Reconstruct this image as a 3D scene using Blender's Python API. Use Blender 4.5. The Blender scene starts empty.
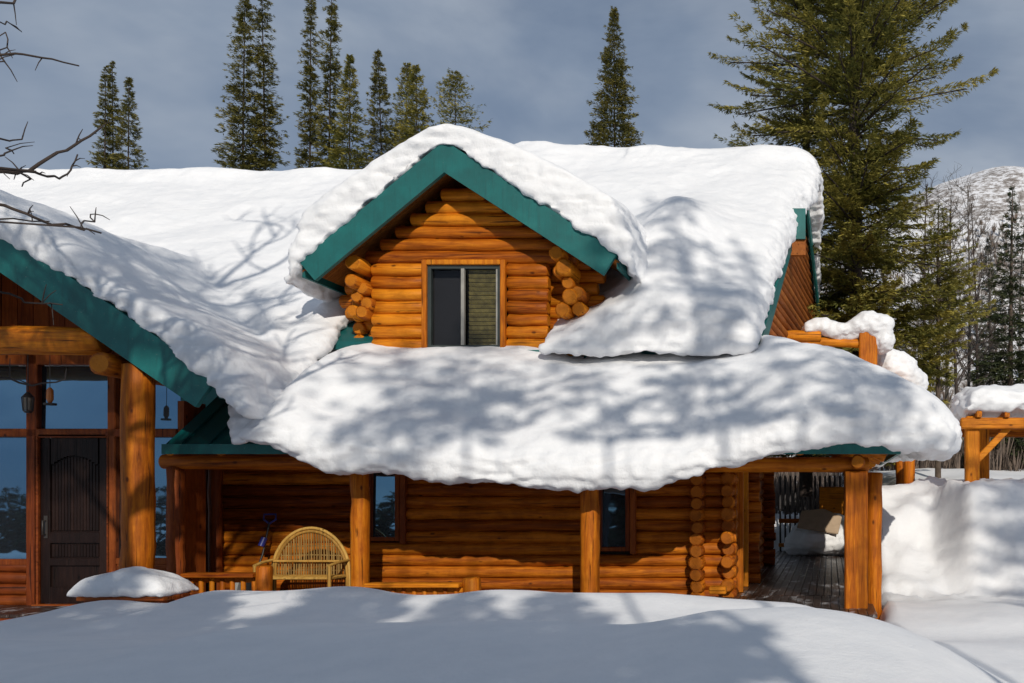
import bpy, bmesh, math, random
import numpy as np
from mathutils import Vector, Matrix, Quaternion, noise as mnoise

random.seed(7)
SC = bpy.context.scene
COL = SC.collection
F, VX, VY, EYE = 900.0, 830.0, 495.0, 1.75      # focal length in pixels, horizon and axis of the shifted lens, eye height


def wx(px, Y):
    return (px - VX) * Y / F


def wz(py, Y):
    return EYE + (VY - py) * Y / F


# ------------------------------------------------------------------ tags
def tag(o, label=None, cat=None, group=None, kind=None):
    if label: o['label'] = label
    if cat: o['category'] = cat
    if group: o['group'] = group
    if kind: o['kind'] = kind
    return o


def thing(name, label, cat, loc, group=None):
    o = bpy.data.objects.new(name, None)
    o.empty_display_size = 0.2
    COL.objects.link(o)
    o.location = loc
    return tag(o, label, cat, group)


def origin_of(o):
    v = Vector((0, 0, 0))
    while o is not None:
        v += o.location
        o = o.parent
    return v


# ------------------------------------------------------------------ mesh builder
class MB:
    def __init__(self):
        self.v, self.f, self.t, self.sm, self.r = [], [], [], [], []

    def add(self, verts, faces, tint=0.5, smooth=False):
        n = len(self.v)
        self.v += [tuple(p) for p in verts]
        self.t += [tint] * len(verts)
        self.r += [-1.0] * len(verts)
        for f in faces:
            self.f.append(tuple(i + n for i in f))
            self.sm.append(smooth)

    def box(self, c, s, rot=None, tint=None, bev=0.0):
        tint = random.random() if tint is None else tint
        hx, hy, hz = s[0] / 2, s[1] / 2, s[2] / 2
        b = min(bev, hx * .45, hy * .45, hz * .45)
        if b <= 0:
            vs = [Vector((x, y, z)) for x in (-hx, hx) for y in (-hy, hy) for z in (-hz, hz)]
            fs = [(0, 1, 3, 2), (4, 6, 7, 5), (0, 4, 5, 1), (2, 3, 7, 6), (0, 2, 6, 4), (1, 5, 7, 3)]
        else:
            bm = bmesh.new()
            bmesh.ops.create_cube(bm, size=1.0)
            for q in bm.verts:
                q.co = Vector((q.co.x * s[0], q.co.y * s[1], q.co.z * s[2]))
            bmesh.ops.bevel(bm, geom=list(bm.edges), offset=b, segments=1, affect='EDGES')
            bm.verts.index_update()
            vs = [q.co.copy() for q in bm.verts]
            fs = [tuple(q.index for q in f.verts) for f in bm.faces]
            bm.free()
        if rot is not None:
            vs = [rot @ q for q in vs]
        self.add([q + Vector(c) for q in vs], fs, tint)

    def bar(self, p0, p1, w, h, up=(0, 0, 1), tint=None, bev=0.0):
        p0, p1 = Vector(p0), Vector(p1)
        d = (p1 - p0)
        L = d.length
        x = d.normalized()
        u = Vector(up)
        y = u.cross(x).normalized()
        z = x.cross(y)
        rot = Matrix((x, y, z)).transposed()
        self.box((p0 + p1) / 2, (L, w, h), rot, tint, bev)

    def tube(self, pts, rad, n=8, tint=None, caps=True, wob=0.0, seed=0, ends=0.0):
        """tube through points with a radius per point; ends rounds the cut ends"""
        tint = random.random() if tint is None else tint
        pts = [Vector(p) for p in pts]
        if not isinstance(rad, (list, tuple)):
            rad = [rad] * len(pts)
        rad = list(rad)
        if ends > 0:
            d0 = (pts[1] - pts[0]).normalized()
            d1 = (pts[-1] - pts[-2]).normalized()
            pts = [pts[0], pts[0] + d0 * ends] + pts[1:-1] + [pts[-1] - d1 * ends, pts[-1]]
            rad = [rad[0] * .8, rad[0]] + rad[1:-1] + [rad[-1], rad[-1] * .8]
        m = len(pts)
        verts, faces = [], []
        ref = Vector((0.13, 0.27, 1)).normalized()
        prev = None
        for i, p in enumerate(pts):
            d = (pts[min(i + 1, m - 1)] - pts[max(i - 1, 0)])
            if d.length < 1e-9:
                d = Vector((0, 0, 1))
            d.normalize()
            if prev is None:
                a = d.cross(ref)
                if a.length < .2:
                    a = d.cross(Vector((1, 0, 0)))
                a.normalize()
            else:
                a = prev - d * prev.dot(d)
                a.normalize()
            prev = a
            b = d.cross(a)
            for k in range(n):
                th = 2 * math.pi * k / n
                r = rad[i]
                if wob:
                    r *= 1 + wob * mnoise.noise(Vector((seed * 7.3 + math.cos(th), math.sin(th) + seed * 3.1, i * .9 + seed)))
                verts.append(p + a * math.cos(th) * r + b * math.sin(th) * r)
        for i in range(m - 1):
            for k in range(n):
                k2 = (k + 1) % n
                faces.append((i * n + k, i * n + k2, (i + 1) * n + k2, (i + 1) * n + k))
        self.add(verts, faces, tint, True)
        if caps:
            for ring, fl in ((verts[:n], True), (verts[-n:], False)):
                c = sum((Vector(q) for q in ring), Vector()) / n
                b = len(self.v)
                self.v += [tuple(q) for q in ring] + [tuple(c)]
                self.t += [tint] * (n + 1)
                self.r += [1.0] * n + [0.0]
                for k in range(n):
                    k2 = (k + 1) % n
                    self.f.append((b + n, b + k2, b + k) if fl else (b + n, b + k, b + k2))
                    self.sm.append(False)

    def log(self, p0, p1, r, seg=6, n=12, wob=.09, tint=None, jit=.008, ends=0.02):
        p0, p1 = Vector(p0), Vector(p1)
        s = random.random() * 50
        pts = []
        for i in range(seg + 1):
            t = i / seg
            q = p0.lerp(p1, t)
            q += Vector((random.uniform(-jit, jit), random.uniform(-jit, jit), random.uniform(-jit, jit)))
            pts.append(q)
        self.tube(pts, r, n, tint, True, wob, s, ends)

    def slab(self, quad, th, tint=0.5, down=None):
        q = [Vector(p) for p in quad]
        nrm = (q[1] - q[0]).cross(q[-1] - q[0]).normalized() if down is None else Vector(down)
        if down is None and nrm.z > 0:
            nrm = -nrm
        k = len(q)
        lo = [p + nrm * th for p in q]
        fs = [tuple(range(k)), tuple(reversed(range(k, 2 * k)))]
        for i in range(k):
            j = (i + 1) % k
            fs.append((i, i + k, j + k, j))
        self.add(q + lo, fs, tint)

    def build(self, name, mat, parent=None, fixn=True, smooth=None):
        me = bpy.data.meshes.new(name)
        off = origin_of(parent) if parent is not None else Vector((0, 0, 0))
        me.from_pydata([(p[0] - off.x, p[1] - off.y, p[2] - off.z) for p in self.v], [], self.f)
        a = me.attributes.new('tint', 'FLOAT', 'POINT')
        a.data.foreach_set('value', np.array(self.t, dtype=np.float32))
        if any(q >= 0 for q in self.r):
            a = me.attributes.new('ring', 'FLOAT', 'POINT')
            a.data.foreach_set('value', np.array(self.r, dtype=np.float32))
        else:
            a = me.attributes.new('ring', 'FLOAT', 'POINT')
            a.data.foreach_set('value', np.full(len(self.v), -1, dtype=np.float32))
        sm = self.sm if smooth is None else [smooth] * len(self.f)
        me.polygons.foreach_set('use_smooth', np.array(sm, dtype=bool))
        me.update()
        if fixn:
            bm = bmesh.new()
            bm.from_mesh(me)
            bmesh.ops.recalc_face_normals(bm, faces=bm.faces)
            bm.to_mesh(me)
            bm.free()
        me.materials.append(mat)
        o = bpy.data.objects.new(name, me)
        COL.objects.link(o)
        if parent is not None:
            o.parent = parent
        return o


def np_mesh(name, verts, quads, mat, parent=None, tint=None, smooth=False):
    """mesh from numpy arrays (quads: (n,4))"""
    me = bpy.data.meshes.new(name)
    off = origin_of(parent) if parent is not None else Vector((0, 0, 0))
    v = np.asarray(verts, dtype=np.float32) - np.array([off.x, off.y, off.z], dtype=np.float32)
    q = np.asarray(quads, dtype=np.int32)
    me.vertices.add(len(v))
    me.vertices.foreach_set('co', v.ravel())
    me.loops.add(q.size)
    me.loops.foreach_set('vertex_index', q.ravel())
    me.polygons.add(len(q))
    me.polygons.foreach_set('loop_start', np.arange(0, q.size, q.shape[1], dtype=np.int32))
    me.polygons.foreach_set('use_smooth', np.full(len(q), smooth, dtype=bool))
    if tint is not None:
        a = me.attributes.new('tint', 'FLOAT', 'POINT')
        a.data.foreach_set('value', np.asarray(tint, dtype=np.float32))
    me.update(calc_edges=True)
    me.validate()
    me.materials.append(mat)
    o = bpy.data.objects.new(name, me)
    COL.objects.link(o)
    if parent is not None:
        o.parent = parent
    return o


# ------------------------------------------------------------------ materials
def new_mat(name):
    m = bpy.data.materials.new(name)
    m.use_nodes = True
    nt = m.node_tree
    b = nt.nodes['Principled BSDF']
    return m, nt, b


def nd(nt, typ, **kw):
    n = nt.nodes.new(typ)
    for k, v in kw.items():
        setattr(n, k, v)
    return n


def ramp(nt, stops, fac):
    r = nd(nt, 'ShaderNodeValToRGB')
    e = r.color_ramp.elements
    while len(e) > 1:
        e.remove(e[-1])
    e[0].position = stops[0][0]
    e[0].color = (*stops[0][1], 1)
    for p, c in stops[1:]:
        x = e.new(p)
        x.color = (*c, 1)
    nt.links.new(fac, r.inputs[0])
    return r.outputs[0]


def coords(nt, scale, kind='Object'):
    tc = nd(nt, 'ShaderNodeTexCoord')
    mp = nd(nt, 'ShaderNodeMapping')
    mp.inputs['Scale'].default_value = scale
    nt.links.new(tc.outputs[kind], mp.inputs['Vector'])
    return mp.outputs[0]


def noise_tex(nt, vec, scale, detail=4, rough=.55, dist=0.0):
    n = nd(nt, 'ShaderNodeTexNoise')
    n.inputs['Scale'].default_value = scale
    n.inputs['Detail'].default_value = detail
    n.inputs['Roughness'].default_value = rough
    n.inputs['Distortion'].default_value = dist
    nt.links.new(vec, n.inputs['Vector'])
    return n.outputs[0]


def math_n(nt, op, a, b):
    m = nd(nt, 'ShaderNodeMath', operation=op)
    for i, q in enumerate((a, b)):
        if isinstance(q, (int, float)):
            m.inputs[i].default_value = q
        else:
            nt.links.new(q, m.inputs[i])
    return m.outputs[0]


def mix_c(nt, fac, a, b, mode='MIX'):
    m = nd(nt, 'ShaderNodeMix', data_type='RGBA', blend_type=mode)
    if isinstance(fac, (int, float)):
        m.inputs['Factor'].default_value = fac
    else:
        nt.links.new(fac, m.inputs['Factor'])
    for i, q in (('A', a), ('B', b)):
        s = [x for x in m.inputs if x.name == i and x.type == 'RGBA'][0]
        if isinstance(q, tuple):
            s.default_value = (*q, 1)
        else:
            nt.links.new(q, s)
    return [x for x in m.outputs if x.type == 'RGBA'][0]


def bump(nt, b, h, strength, dist=.02):
    bp = nd(nt, 'ShaderNodeBump')
    bp.inputs['Strength'].default_value = strength
    bp.inputs['Distance'].default_value = dist
    nt.links.new(h, bp.inputs['Height'])
    nt.links.new(bp.outputs[0], b.inputs['Normal'])


def wood(name, axis, dark, mid, light, rough=.55, grain=1.0):
    m, nt, b = new_mat(name)
    sc = [9.0, 9.0, 9.0]
    sc['XYZ'.index(axis)] = .7
    v = coords(nt, tuple(sc))
    g = noise_tex(nt, v, 2.2, 6, .65, .4)
    at = nd(nt, 'ShaderNodeAttribute', attribute_name='tint')
    fac = math_n(nt, 'ADD', math_n(nt, 'MULTIPLY', g, .8), math_n(nt, 'MULTIPLY', at.outputs['Fac'], .30))
    c = ramp(nt, [(.28, dark), (.50, mid), (.74, light)], fac)
    # weathered blotches and long drying cracks
    v2 = coords(nt, (1, 1, 1))
    st = noise_tex(nt, v2, 2.6, 5, .6)
    stf = ramp(nt, [(.46, (0, 0, 0)), (.66, (1, 1, 1))], st)
    c = mix_c(nt, math_n(nt, 'MULTIPLY', stf, .45), c, tuple(x * .45 for x in mid))
    sc2 = [26.0, 26.0, 26.0]
    sc2['XYZ'.index(axis)] = .9
    ck = noise_tex(nt, coords(nt, tuple(sc2)), 1.0, 3, .5, .2)
    ckf = ramp(nt, [(.30, (1, 1, 1)), (.37, (0, 0, 0))], ck)
    c = mix_c(nt, math_n(nt, 'MULTIPLY', ckf, .75), c, tuple(x * .22 for x in dark))
    # knots
    vo = nd(nt, 'ShaderNodeTexVoronoi')
    sc3 = [3.2, 3.2, 3.2]
    sc3['XYZ'.index(axis)] = 1.7
    nt.links.new(coords(nt, tuple(sc3)), vo.inputs['Vector'])
    vo.inputs['Scale'].default_value = 1.3
    kf = ramp(nt, [(.05, (1, 1, 1)), (.12, (0, 0, 0))], vo.outputs['Distance'])
    c = mix_c(nt, math_n(nt, 'MULTIPLY', kf, .8), c, tuple(x * .3 for x in dark))
    # sawn ends: growth rings and a radial check
    ra = nd(nt, 'ShaderNodeAttribute', attribute_name='ring')
    wob = math_n(nt, 'ADD', ra.outputs['Fac'], math_n(nt, 'MULTIPLY', noise_tex(nt, v2, 9, 3, .6), .16))
    rg_ = math_n(nt, 'SINE', math_n(nt, 'MULTIPLY', wob, 52.0), 0.0)
    rc = ramp(nt, [(.1, tuple(x * .75 for x in mid)), (.9, tuple(x * .92 for x in light))], math_n(nt, 'MULTIPLY', math_n(nt, 'ADD', rg_, 1.0), .5))
    rc = mix_c(nt, math_n(nt, 'MULTIPLY', stf, .6), rc, tuple(x * .4 for x in mid))
    c = mix_c(nt, math_n(nt, 'GREATER_THAN', ra.outputs['Fac'], -.5), c, rc)
    nt.links.new(c, b.inputs['Base Color'])
    b.inputs['Roughness'].default_value = rough
    b.inputs['Specular IOR Level'].default_value = .2
    h = math_n(nt, 'SUBTRACT', g, math_n(nt, 'MULTIPLY', ckf, .8))
    bump(nt, b, h, .6 * grain, .015)
    return m


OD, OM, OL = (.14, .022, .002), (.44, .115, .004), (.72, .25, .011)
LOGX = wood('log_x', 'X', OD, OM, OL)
SHADELOGX = wood('porch_shade_log_x', 'X', (.075, .011, .0012), (.29, .065, .003), (.64, .20, .011))  # porch shade put into the wood: darker, redder copies of the log colours
SHADELOGY = wood('porch_shade_log_y', 'Y', (.075, .011, .0012), (.29, .065, .003), (.64, .20, .011))
LOGY = wood('log_y', 'Y', OD, OM, OL)
LOGZ = wood('log_z', 'Z', OD, OM, OL)
RED = wood('frame_wood', 'Z', (.06, .010, .003), (.19, .038, .006), (.32, .08, .012))
REDX = wood('frame_wood_x', 'X', (.06, .010, .003), (.19, .038, .006), (.32, .08, .012))
DOORW = wood('door_wood', 'Z', (.006, .003, .0025), (.013, .006, .005), (.024, .011, .008), .45)
SIDING = wood('siding', 'Y', (.16, .045, .008), (.30, .085, .014), (.40, .13, .022), .6)
SOFFIT = wood('soffit', 'Y', (.16, .05, .012), (.30, .10, .02), (.40, .15, .03), .6)
RATTAN = wood('rattan', 'Z', (.22, .11, .025), (.48, .26, .055), (.62, .38, .10), .55)


def deck_mat():
    m, nt, b = new_mat('deck_boards')
    g = noise_tex(nt, coords(nt, (12, .6, 12)), 2, 5, .6)
    c = ramp(nt, [(.3, (.018, .010, .008)), (.55, (.05, .028, .02)), (.8, (.09, .05, .035))], g)
    s = noise_tex(nt, coords(nt, (2.2, .8, 1)), 1.6, 6, .7, .6)
    sf = ramp(nt, [(.54, (0, 0, 0)), (.66, (1, 1, 1))], s)
    c = mix_c(nt, math_n(nt, 'MULTIPLY', sf, .8), c, (.62, .64, .68))
    nt.links.new(c, b.inputs['Base Color'])
    b.inputs['Roughness'].default_value = .35
    bump(nt, b, g, .4)
    return m


DECK = deck_mat()


def plain(name, col, rough=.5, var=.25, scale=4.0, metal=0.0, bmp=.15):
    m, nt, b = new_mat(name)
    n = noise_tex(nt, coords(nt, (1, 1, 1)), scale, 5, .6)
    c = ramp(nt, [(.3, tuple(x * (1 - var) for x in col)), (.7, tuple(min(1, x * (1 + var)) for x in col))], n)
    nt.links.new(c, b.inputs['Base Color'])
    b.inputs['Roughness'].default_value = rough
    b.inputs['Metallic'].default_value = metal
    bump(nt, b, n, bmp, .01)
    return m


def teal_mat():
    m, nt, b = new_mat('teal_paint')
    v = coords(nt, (1, 1, 1))
    n = noise_tex(nt, v, 2.2, 6, .65)
    c = ramp(nt, [(.3, (.001, .085, .082)), (.6, (.001, .125, .118)), (.8, (.012, .165, .150))], n)
    sk = noise_tex(nt, coords(nt, (14, 14, 1.2)), 1.5, 4, .6)
    c = mix_c(nt, ramp(nt, [(.55, (0, 0, 0)), (.75, (.5, .5, .5))], sk), c, (.004, .06, .058))
    fl = noise_tex(nt, v, 34, 3, .6)
    c = mix_c(nt, ramp(nt, [(.68, (0, 0, 0)), (.72, (.7, .7, .7))], fl), c, (.16, .22, .20))
    nt.links.new(c, b.inputs['Base Color'])
    b.inputs['Roughness'].default_value = .55
    bump(nt, b, math_n(nt, 'ADD', n, sk), .25, .008)
    return m


TEAL = teal_mat()
TEALM = plain('teal_metal_roof', (.001, .085, .085), .4, .2, 2.0)
BLACK = plain('dark_metal', (.012, .012, .013), .4)
SASH = plain('window_sash', (.035, .045, .042), .4)
GREYW = plain('pale_sash', (.30, .29, .26), .5)
BLIND = plain('woven_blind', (.12, .098, .028), .8, .5, 9)
BACKING = plain('dark_room_backing', (.004, .004, .006), .9, .25, 4.0, 0.0, .0)  # near-black, for the unlit room behind the dormer panes
BLUE = plain('blue_plastic', (.02, .03, .22), .4)
TAN = plain('tan_board', (.46, .34, .23), .8, .1, 5)
IRON = plain('iron', (.03, .025, .022), .5)
AMBER = plain('amber_glass', (.45, .14, .03), .2)
BARK = plain('conifer_bark', (.085, .062, .045), .9, .4, 6, 0, .8)
GREYBARK = plain('grey_bark', (.10, .085, .07), .9, .45, 7, 0, .6)
DARKBARK = plain('dark_twig_bark', (.045, .032, .026), .9, .4, 9, 0, .5)


def snow_mat(name, tex=1.0):
    m, nt, b = new_mat(name)
    v = coords(nt, (1, 1, 1))
    n1 = noise_tex(nt, v, 3.0, 6, .6)
    n2 = noise_tex(nt, v, 26.0, 4, .7)
    c = ramp(nt, [(.3, (.80, .81, .83)), (.7, (.87, .87, .88))], n1)
    nt.links.new(c, b.inputs['Base Color'])
    b.inputs['Roughness'].default_value = .65
    b.inputs['Specular IOR Level'].default_value = .25
    n3 = noise_tex(nt, v, 95.0, 3, .7)
    h = math_n(nt, 'ADD', math_n(nt, 'MULTIPLY', n1, 1.0), math_n(nt, 'ADD', math_n(nt, 'MULTIPLY', n2, .26), math_n(nt, 'MULTIPLY', n3, .10)))
    bump(nt, b, h, .5 * tex, .06)
    return m


SNOW = snow_mat('snow', 1.0)
SNOWG = snow_mat('ground_snow', .6)


def glass_mat(name, refl, base=(.006, .008, .012)):
    m, nt, b = new_mat(name)
    b.inputs['Base Color'].default_value = (*base, 1)
    b.inputs['Roughness'].default_value = .3
    g = nd(nt, 'ShaderNodeBsdfGlossy')
    g.inputs['Roughness'].default_value = .02
    g.inputs['Color'].default_value = (.30, .64, 1, 1)
    n = noise_tex(nt, coords(nt, (1, 1, 1)), 1.3, 2, .5)
    bp = nd(nt, 'ShaderNodeBump')
    bp.inputs['Strength'].default_value = .06
    bp.inputs['Distance'].default_value = .05
    nt.links.new(n, bp.inputs['Height'])
    nt.links.new(bp.outputs[0], g.inputs['Normal'])
    mx = nd(nt, 'ShaderNodeMixShader')
    mx.inputs[0].default_value = refl
    nt.links.new(b.outputs[0], mx.inputs[1])
    nt.links.new(g.outputs[0], mx.inputs[2])
    nt.links.new(mx.outputs[0], nt.nodes['Material Output'].inputs[0])
    return m


GLASS = glass_mat('reflecting_glass', .36)


def clear_glass():
    m, nt, b = new_mat('clear_glass')
    t = nd(nt, 'ShaderNodeBsdfTransparent')
    g = nd(nt, 'ShaderNodeBsdfGlossy')
    g.inputs['Roughness'].default_value = .02
    mx = nd(nt, 'ShaderNodeMixShader')
    mx.inputs[0].default_value = .015
    nt.links.new(t.outputs[0], mx.inputs[1])
    nt.links.new(g.outputs[0], mx.inputs[2])
    nt.links.new(mx.outputs[0], nt.nodes['Material Output'].inputs[0])
    return m


CLEAR = clear_glass()


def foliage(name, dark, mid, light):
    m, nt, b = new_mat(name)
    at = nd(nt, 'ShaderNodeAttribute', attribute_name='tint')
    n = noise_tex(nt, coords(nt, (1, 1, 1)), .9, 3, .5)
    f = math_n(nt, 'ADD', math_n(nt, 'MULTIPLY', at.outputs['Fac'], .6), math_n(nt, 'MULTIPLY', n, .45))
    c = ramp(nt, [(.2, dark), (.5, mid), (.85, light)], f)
    nt.links.new(c, b.inputs['Base Color'])
    b.inputs['Roughness'].default_value = .7
    b.inputs['Specular IOR Level'].default_value = .2
    return m


FIR = foliage('fir_needles', (.026, .038, .015), (.10, .10, .026), (.24, .20, .048))
FIRB = foliage('broad_fir_needles', (.032, .050, .016), (.140, .140, .030), (.40, .33, .070))
FIRD = foliage('dark_spruce_needles', (.016, .030, .018), (.040, .056, .026), (.085, .090, .032))


def hill_mat():
    m, nt, b = new_mat('hill_snow_and_scrub')
    v = coords(nt, (1, 1, 1))
    n1 = noise_tex(nt, v, .9, 6, .75)
    n2 = noise_tex(nt, v, .06, 4, .6)
    f = math_n(nt, 'ADD', math_n(nt, 'MULTIPLY', n1, .7), math_n(nt, 'MULTIPLY', n2, .4))
    sc = ramp(nt, [(.53, (.80, .80, .82)), (.60, (.34, .31, .29)), (.68, (.13, .105, .09))], f)
    nt.links.new(sc, b.inputs['Base Color'])
    b.inputs['Roughness'].default_value = .9
    bump(nt, b, n1, .6, .4)
    return m


HILL = hill_mat()
TWIG = plain('brush_twigs', (.16, .12, .095), .9, .4, 2)

# ------------------------------------------------------------------ world, sun, camera
SUN_EL, SUN_AZ = math.radians(28), math.radians(160)      # azimuth from +Y towards +X
w = bpy.data.worlds.new("World")
SC.world = w
w.use_nodes = True
nt = w.node_tree
bg = nt.nodes['Background']
sky = nd(nt, 'ShaderNodeTexSky', sky_type='NISHITA')
sky.sun_disc = False
sky.sun_elevation = SUN_EL
sky.sun_rotation = SUN_AZ
sky.altitude = 2000
sky.air_density = 1.0
sky.dust_density = .6
sky.ozone_density = 1.5
v = coords(nt, (1.0, 1.0, 2.3), 'Generated')
cn = noise_tex(nt, v, 1.9, 7, .62, .5)
cf = ramp(nt, [(.30, (.55, .55, .55)), (.62, (1, 1, 1))], cn)
cloud = ramp(nt, [(.34, (2.1, 3.0, 4.7)), (.50, (3.9, 4.9, 6.5)), (.68, (7.2, 8.0, 9.1))], noise_tex(nt, v, 2.4, 5, .5, .15))
c = mix_c(nt, cf, sky.outputs[0], cloud)
nt.links.new(c, bg.inputs[0])
bg.inputs[1].default_value = .095

sd = Vector((math.sin(SUN_AZ) * math.cos(SUN_EL), math.cos(SUN_AZ) * math.cos(SUN_EL), math.sin(SUN_EL)))
sl = bpy.data.lights.new('sun', 'SUN')
sl.energy = 4.8
sl.angle = math.radians(.5)
sl.color = (1.0, .93, .82)
so = bpy.data.objects.new('sun', sl)
COL.objects.link(so)
so.rotation_mode = 'QUATERNION'
so.rotation_quaternion = (-sd).to_track_quat('-Z', 'Y')
so.location = sd * 80

cam = bpy.data.cameras.new('camera')
cam.sensor_fit = 'HORIZONTAL'
cam.sensor_width = 36
cam.lens = F / 1024 * 36
cam.shift_x = (512 - VX) / 1024
cam.shift_y = (VY - 341.5) / 1024
cam.clip_start = .05
cam.clip_end = 2000
co = bpy.data.objects.new('camera', cam)
COL.objects.link(co)
co.location = (0, 0, EYE)
co.rotation_euler = (math.pi / 2, 0, 0)
SC.camera = co

SC.view_settings.view_transform = 'Standard'
SC.view_settings.look = 'None'
SC.view_settings.gamma = 1
SC.view_settings.use_curve_mapping = False
SC.view_settings.exposure = -0.62
SC.cycles.max_bounces = 6
SC.cycles.transparent_max_bounces = 8
SC.cycles.use_denoising = True


# ------------------------------------------------------------------ ground
def interp(tab, x):
    xs, ys = [t[0] for t in tab], [t[1] for t in tab]
    return np.interp(x, xs, ys)


def smooth1(a, k):
    ker = np.hanning(2 * k + 3)[1:-1]
    ker /= ker.sum()
    return np.convolve(np.pad(a, k, mode='edge'), ker, mode='valid')


def sstep(t):
    t = np.clip(t, 0, 1)
    return t * t * (3 - 2 * t)


FAR = [(-400, 640), (0, 634), (50, 612), (100, 599), (185, 604), (220, 591), (270, 591), (300, 586), (325, 582), (360, 587), (415, 597),
       (450, 597), (512, 590), (612, 597), (712, 597), (792, 603), (840, 616), (880, 640), (940, 650), (1400, 650)]
NEAR = [(-400, 668), (0, 653), (50, 656), (115, 653), (170, 643), (225, 631), (280, 628), (400, 626), (512, 623), (612, 625), (672, 618),
        (712, 609), (760, 606), (800, 605), (862, 613), (892, 621), (937, 636), (987, 666), (1030, 690), (1100, 715), (1400, 720)]


def build_ground():
    xs = np.unique(np.concatenate([np.linspace(-600, -40, 24), np.linspace(-40, -14, 40), np.arange(-14, 10, .11), np.linspace(10, 40, 60), np.linspace(40, 600, 30)]))
    ys = np.unique(np.concatenate([np.linspace(-500, -30, 16), np.linspace(-30, 1, 40), np.arange(1, 26, .11), np.linspace(26, 60, 60), np.linspace(60, 700, 40)]))
    YF, YN = 11.6, 6.8
    tab = lambda T, Y: smooth1(wz(interp(T, np.clip(VX + F * xs / Y, -400, 1400)), Y), 2)
    zf, zn = tab(FAR, YF), tab(NEAR, YN)
    # the profile rows across the yard (y, z along x)
    zt = np.minimum(zf, zn) - .16
    rows = [(-500, np.full_like(xs, .2)), (0, np.full_like(xs, .2)), (3.0, zn * .5 + .1), (5.0, zn - .10), (YN, zn), (9.2, zt), (10.6, zf - .09), (YF, zf), (12.5, zf - .22), (13.25, np.full_like(xs, -.25)), (14.0, np.full_like(xs, -.6))]
    ry = np.array([r[0] for r in rows])
    RZ = np.array([r[1] for r in rows])
    X, Y = np.meshgrid(xs, ys, indexing='ij')
    Z = np.zeros_like(X)
    # Hermite between the rows
    d = np.gradient(RZ, ry, axis=0)
    k = np.clip(np.searchsorted(ry, ys, side='right') - 1, 0, len(ry) - 2)
    h = ry[k + 1] - ry[k]
    t = np.clip((ys - ry[k]) / h, 0, 1)
    h00, h10, h01, h11 = 2 * t**3 - 3 * t**2 + 1, t**3 - 2 * t**2 + t, -2 * t**3 + 3 * t**2, t**3 - t**2
    Z = (RZ[k] * h00[:, None] + d[k] * (h * h10)[:, None] + RZ[k + 1] * h01[:, None] + d[k + 1] * (h * h11)[:, None]).T
    # the cleared trench and the bank on the right of the house
    y0 = 15.9 + .0 * X
    wd = 3.9 - 2.3 * sstep((X - 2.0) / .7)
    bank = -.05 + 2.05 * sstep((Y - y0) / wd) ** .9 + .10 * np.clip(Y - 20, 0, 400) * .35
    bank = bank - 1.5 * sstep((Y - 19.7) / .8) * (1 - sstep((X - 1.35) / .6)) * (1 - sstep((Y - 25.5) / 3))
    right = sstep((X - .62) / .35)
    zr = bank
    fr = sstep((Y - 9.0) / 5.0)
    Z = np.where(Y > 8.5, Z * (1 - right * fr) + zr * right * fr, Z)
    # behind the house the yard climbs gently to the trees
    Z = Z + 1.7 * sstep((Y - 28.3) / 1.2) * (1 - right)
    back = 1.1 + .045 * (Y - 30)
    bl = sstep((Y - 30) / 5) * (1 - right)
    Z = Z * (1 - bl) + back * bl
    far_r = sstep((Y - 24) / 8) * right
    Z = Z * (1 - far_r) + (2.3 + .05 * (Y - 24)) * far_r
    # wind ripples and lumps, kept off the porch
    nz = np.zeros_like(Z)
    m = (np.abs(X) < 45) & (Y > -31) & (Y < 61)
    ii = np.argwhere(m)
    for i, j in ii:
        x, y = X[i, j], Y[i, j]
        nz[i, j] = .11 * mnoise.noise(Vector((x * .55, y * .45, 3.0))) + .018 * mnoise.noise(Vector((x * 1.7, y * 1.4, 9.0)))
    # crumbled face on the lit bank
    for i, j in np.argwhere((X > .7) & (X < 6) & (Y > 14.5) & (Y < 20)):
        x, y = X[i, j], Y[i, j]
        nz[i, j] += min(1, (y - 14.5) / 1.5) * (.17 * mnoise.noise(Vector((x * 1.9, y * 1.5, 1.0))) + .10 * abs(mnoise.noise(Vector((x * 4.3, y * 3.6, 5.0)))) + .05 * mnoise.noise(Vector((x * 8, y * 7, 5.0))))
    Z += nz
    nx, ny = len(xs), len(ys)
    idx = np.arange(nx * ny).reshape(nx, ny)
    q = np.stack([idx[:-1, :-1], idx[1:, :-1], idx[1:, 1:], idx[:-1, 1:]], -1).reshape(-1, 4)
    V = np.stack([X, Y, Z], -1).reshape(-1, 3)
    o = np_mesh('ground', V, q, SNOWG, None, None, True)
    tag(o, 'deep drifted snow covering the yard in soft mounds', 'snow ground', None, 'structure')

    def at(x, y):
        i = int(np.clip(np.searchsorted(xs, x), 0, nx - 1))
        j = int(np.clip(np.searchsorted(ys, y), 0, ny - 1))
        return float(Z[i, j])
    return at


gz = build_ground()


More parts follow.
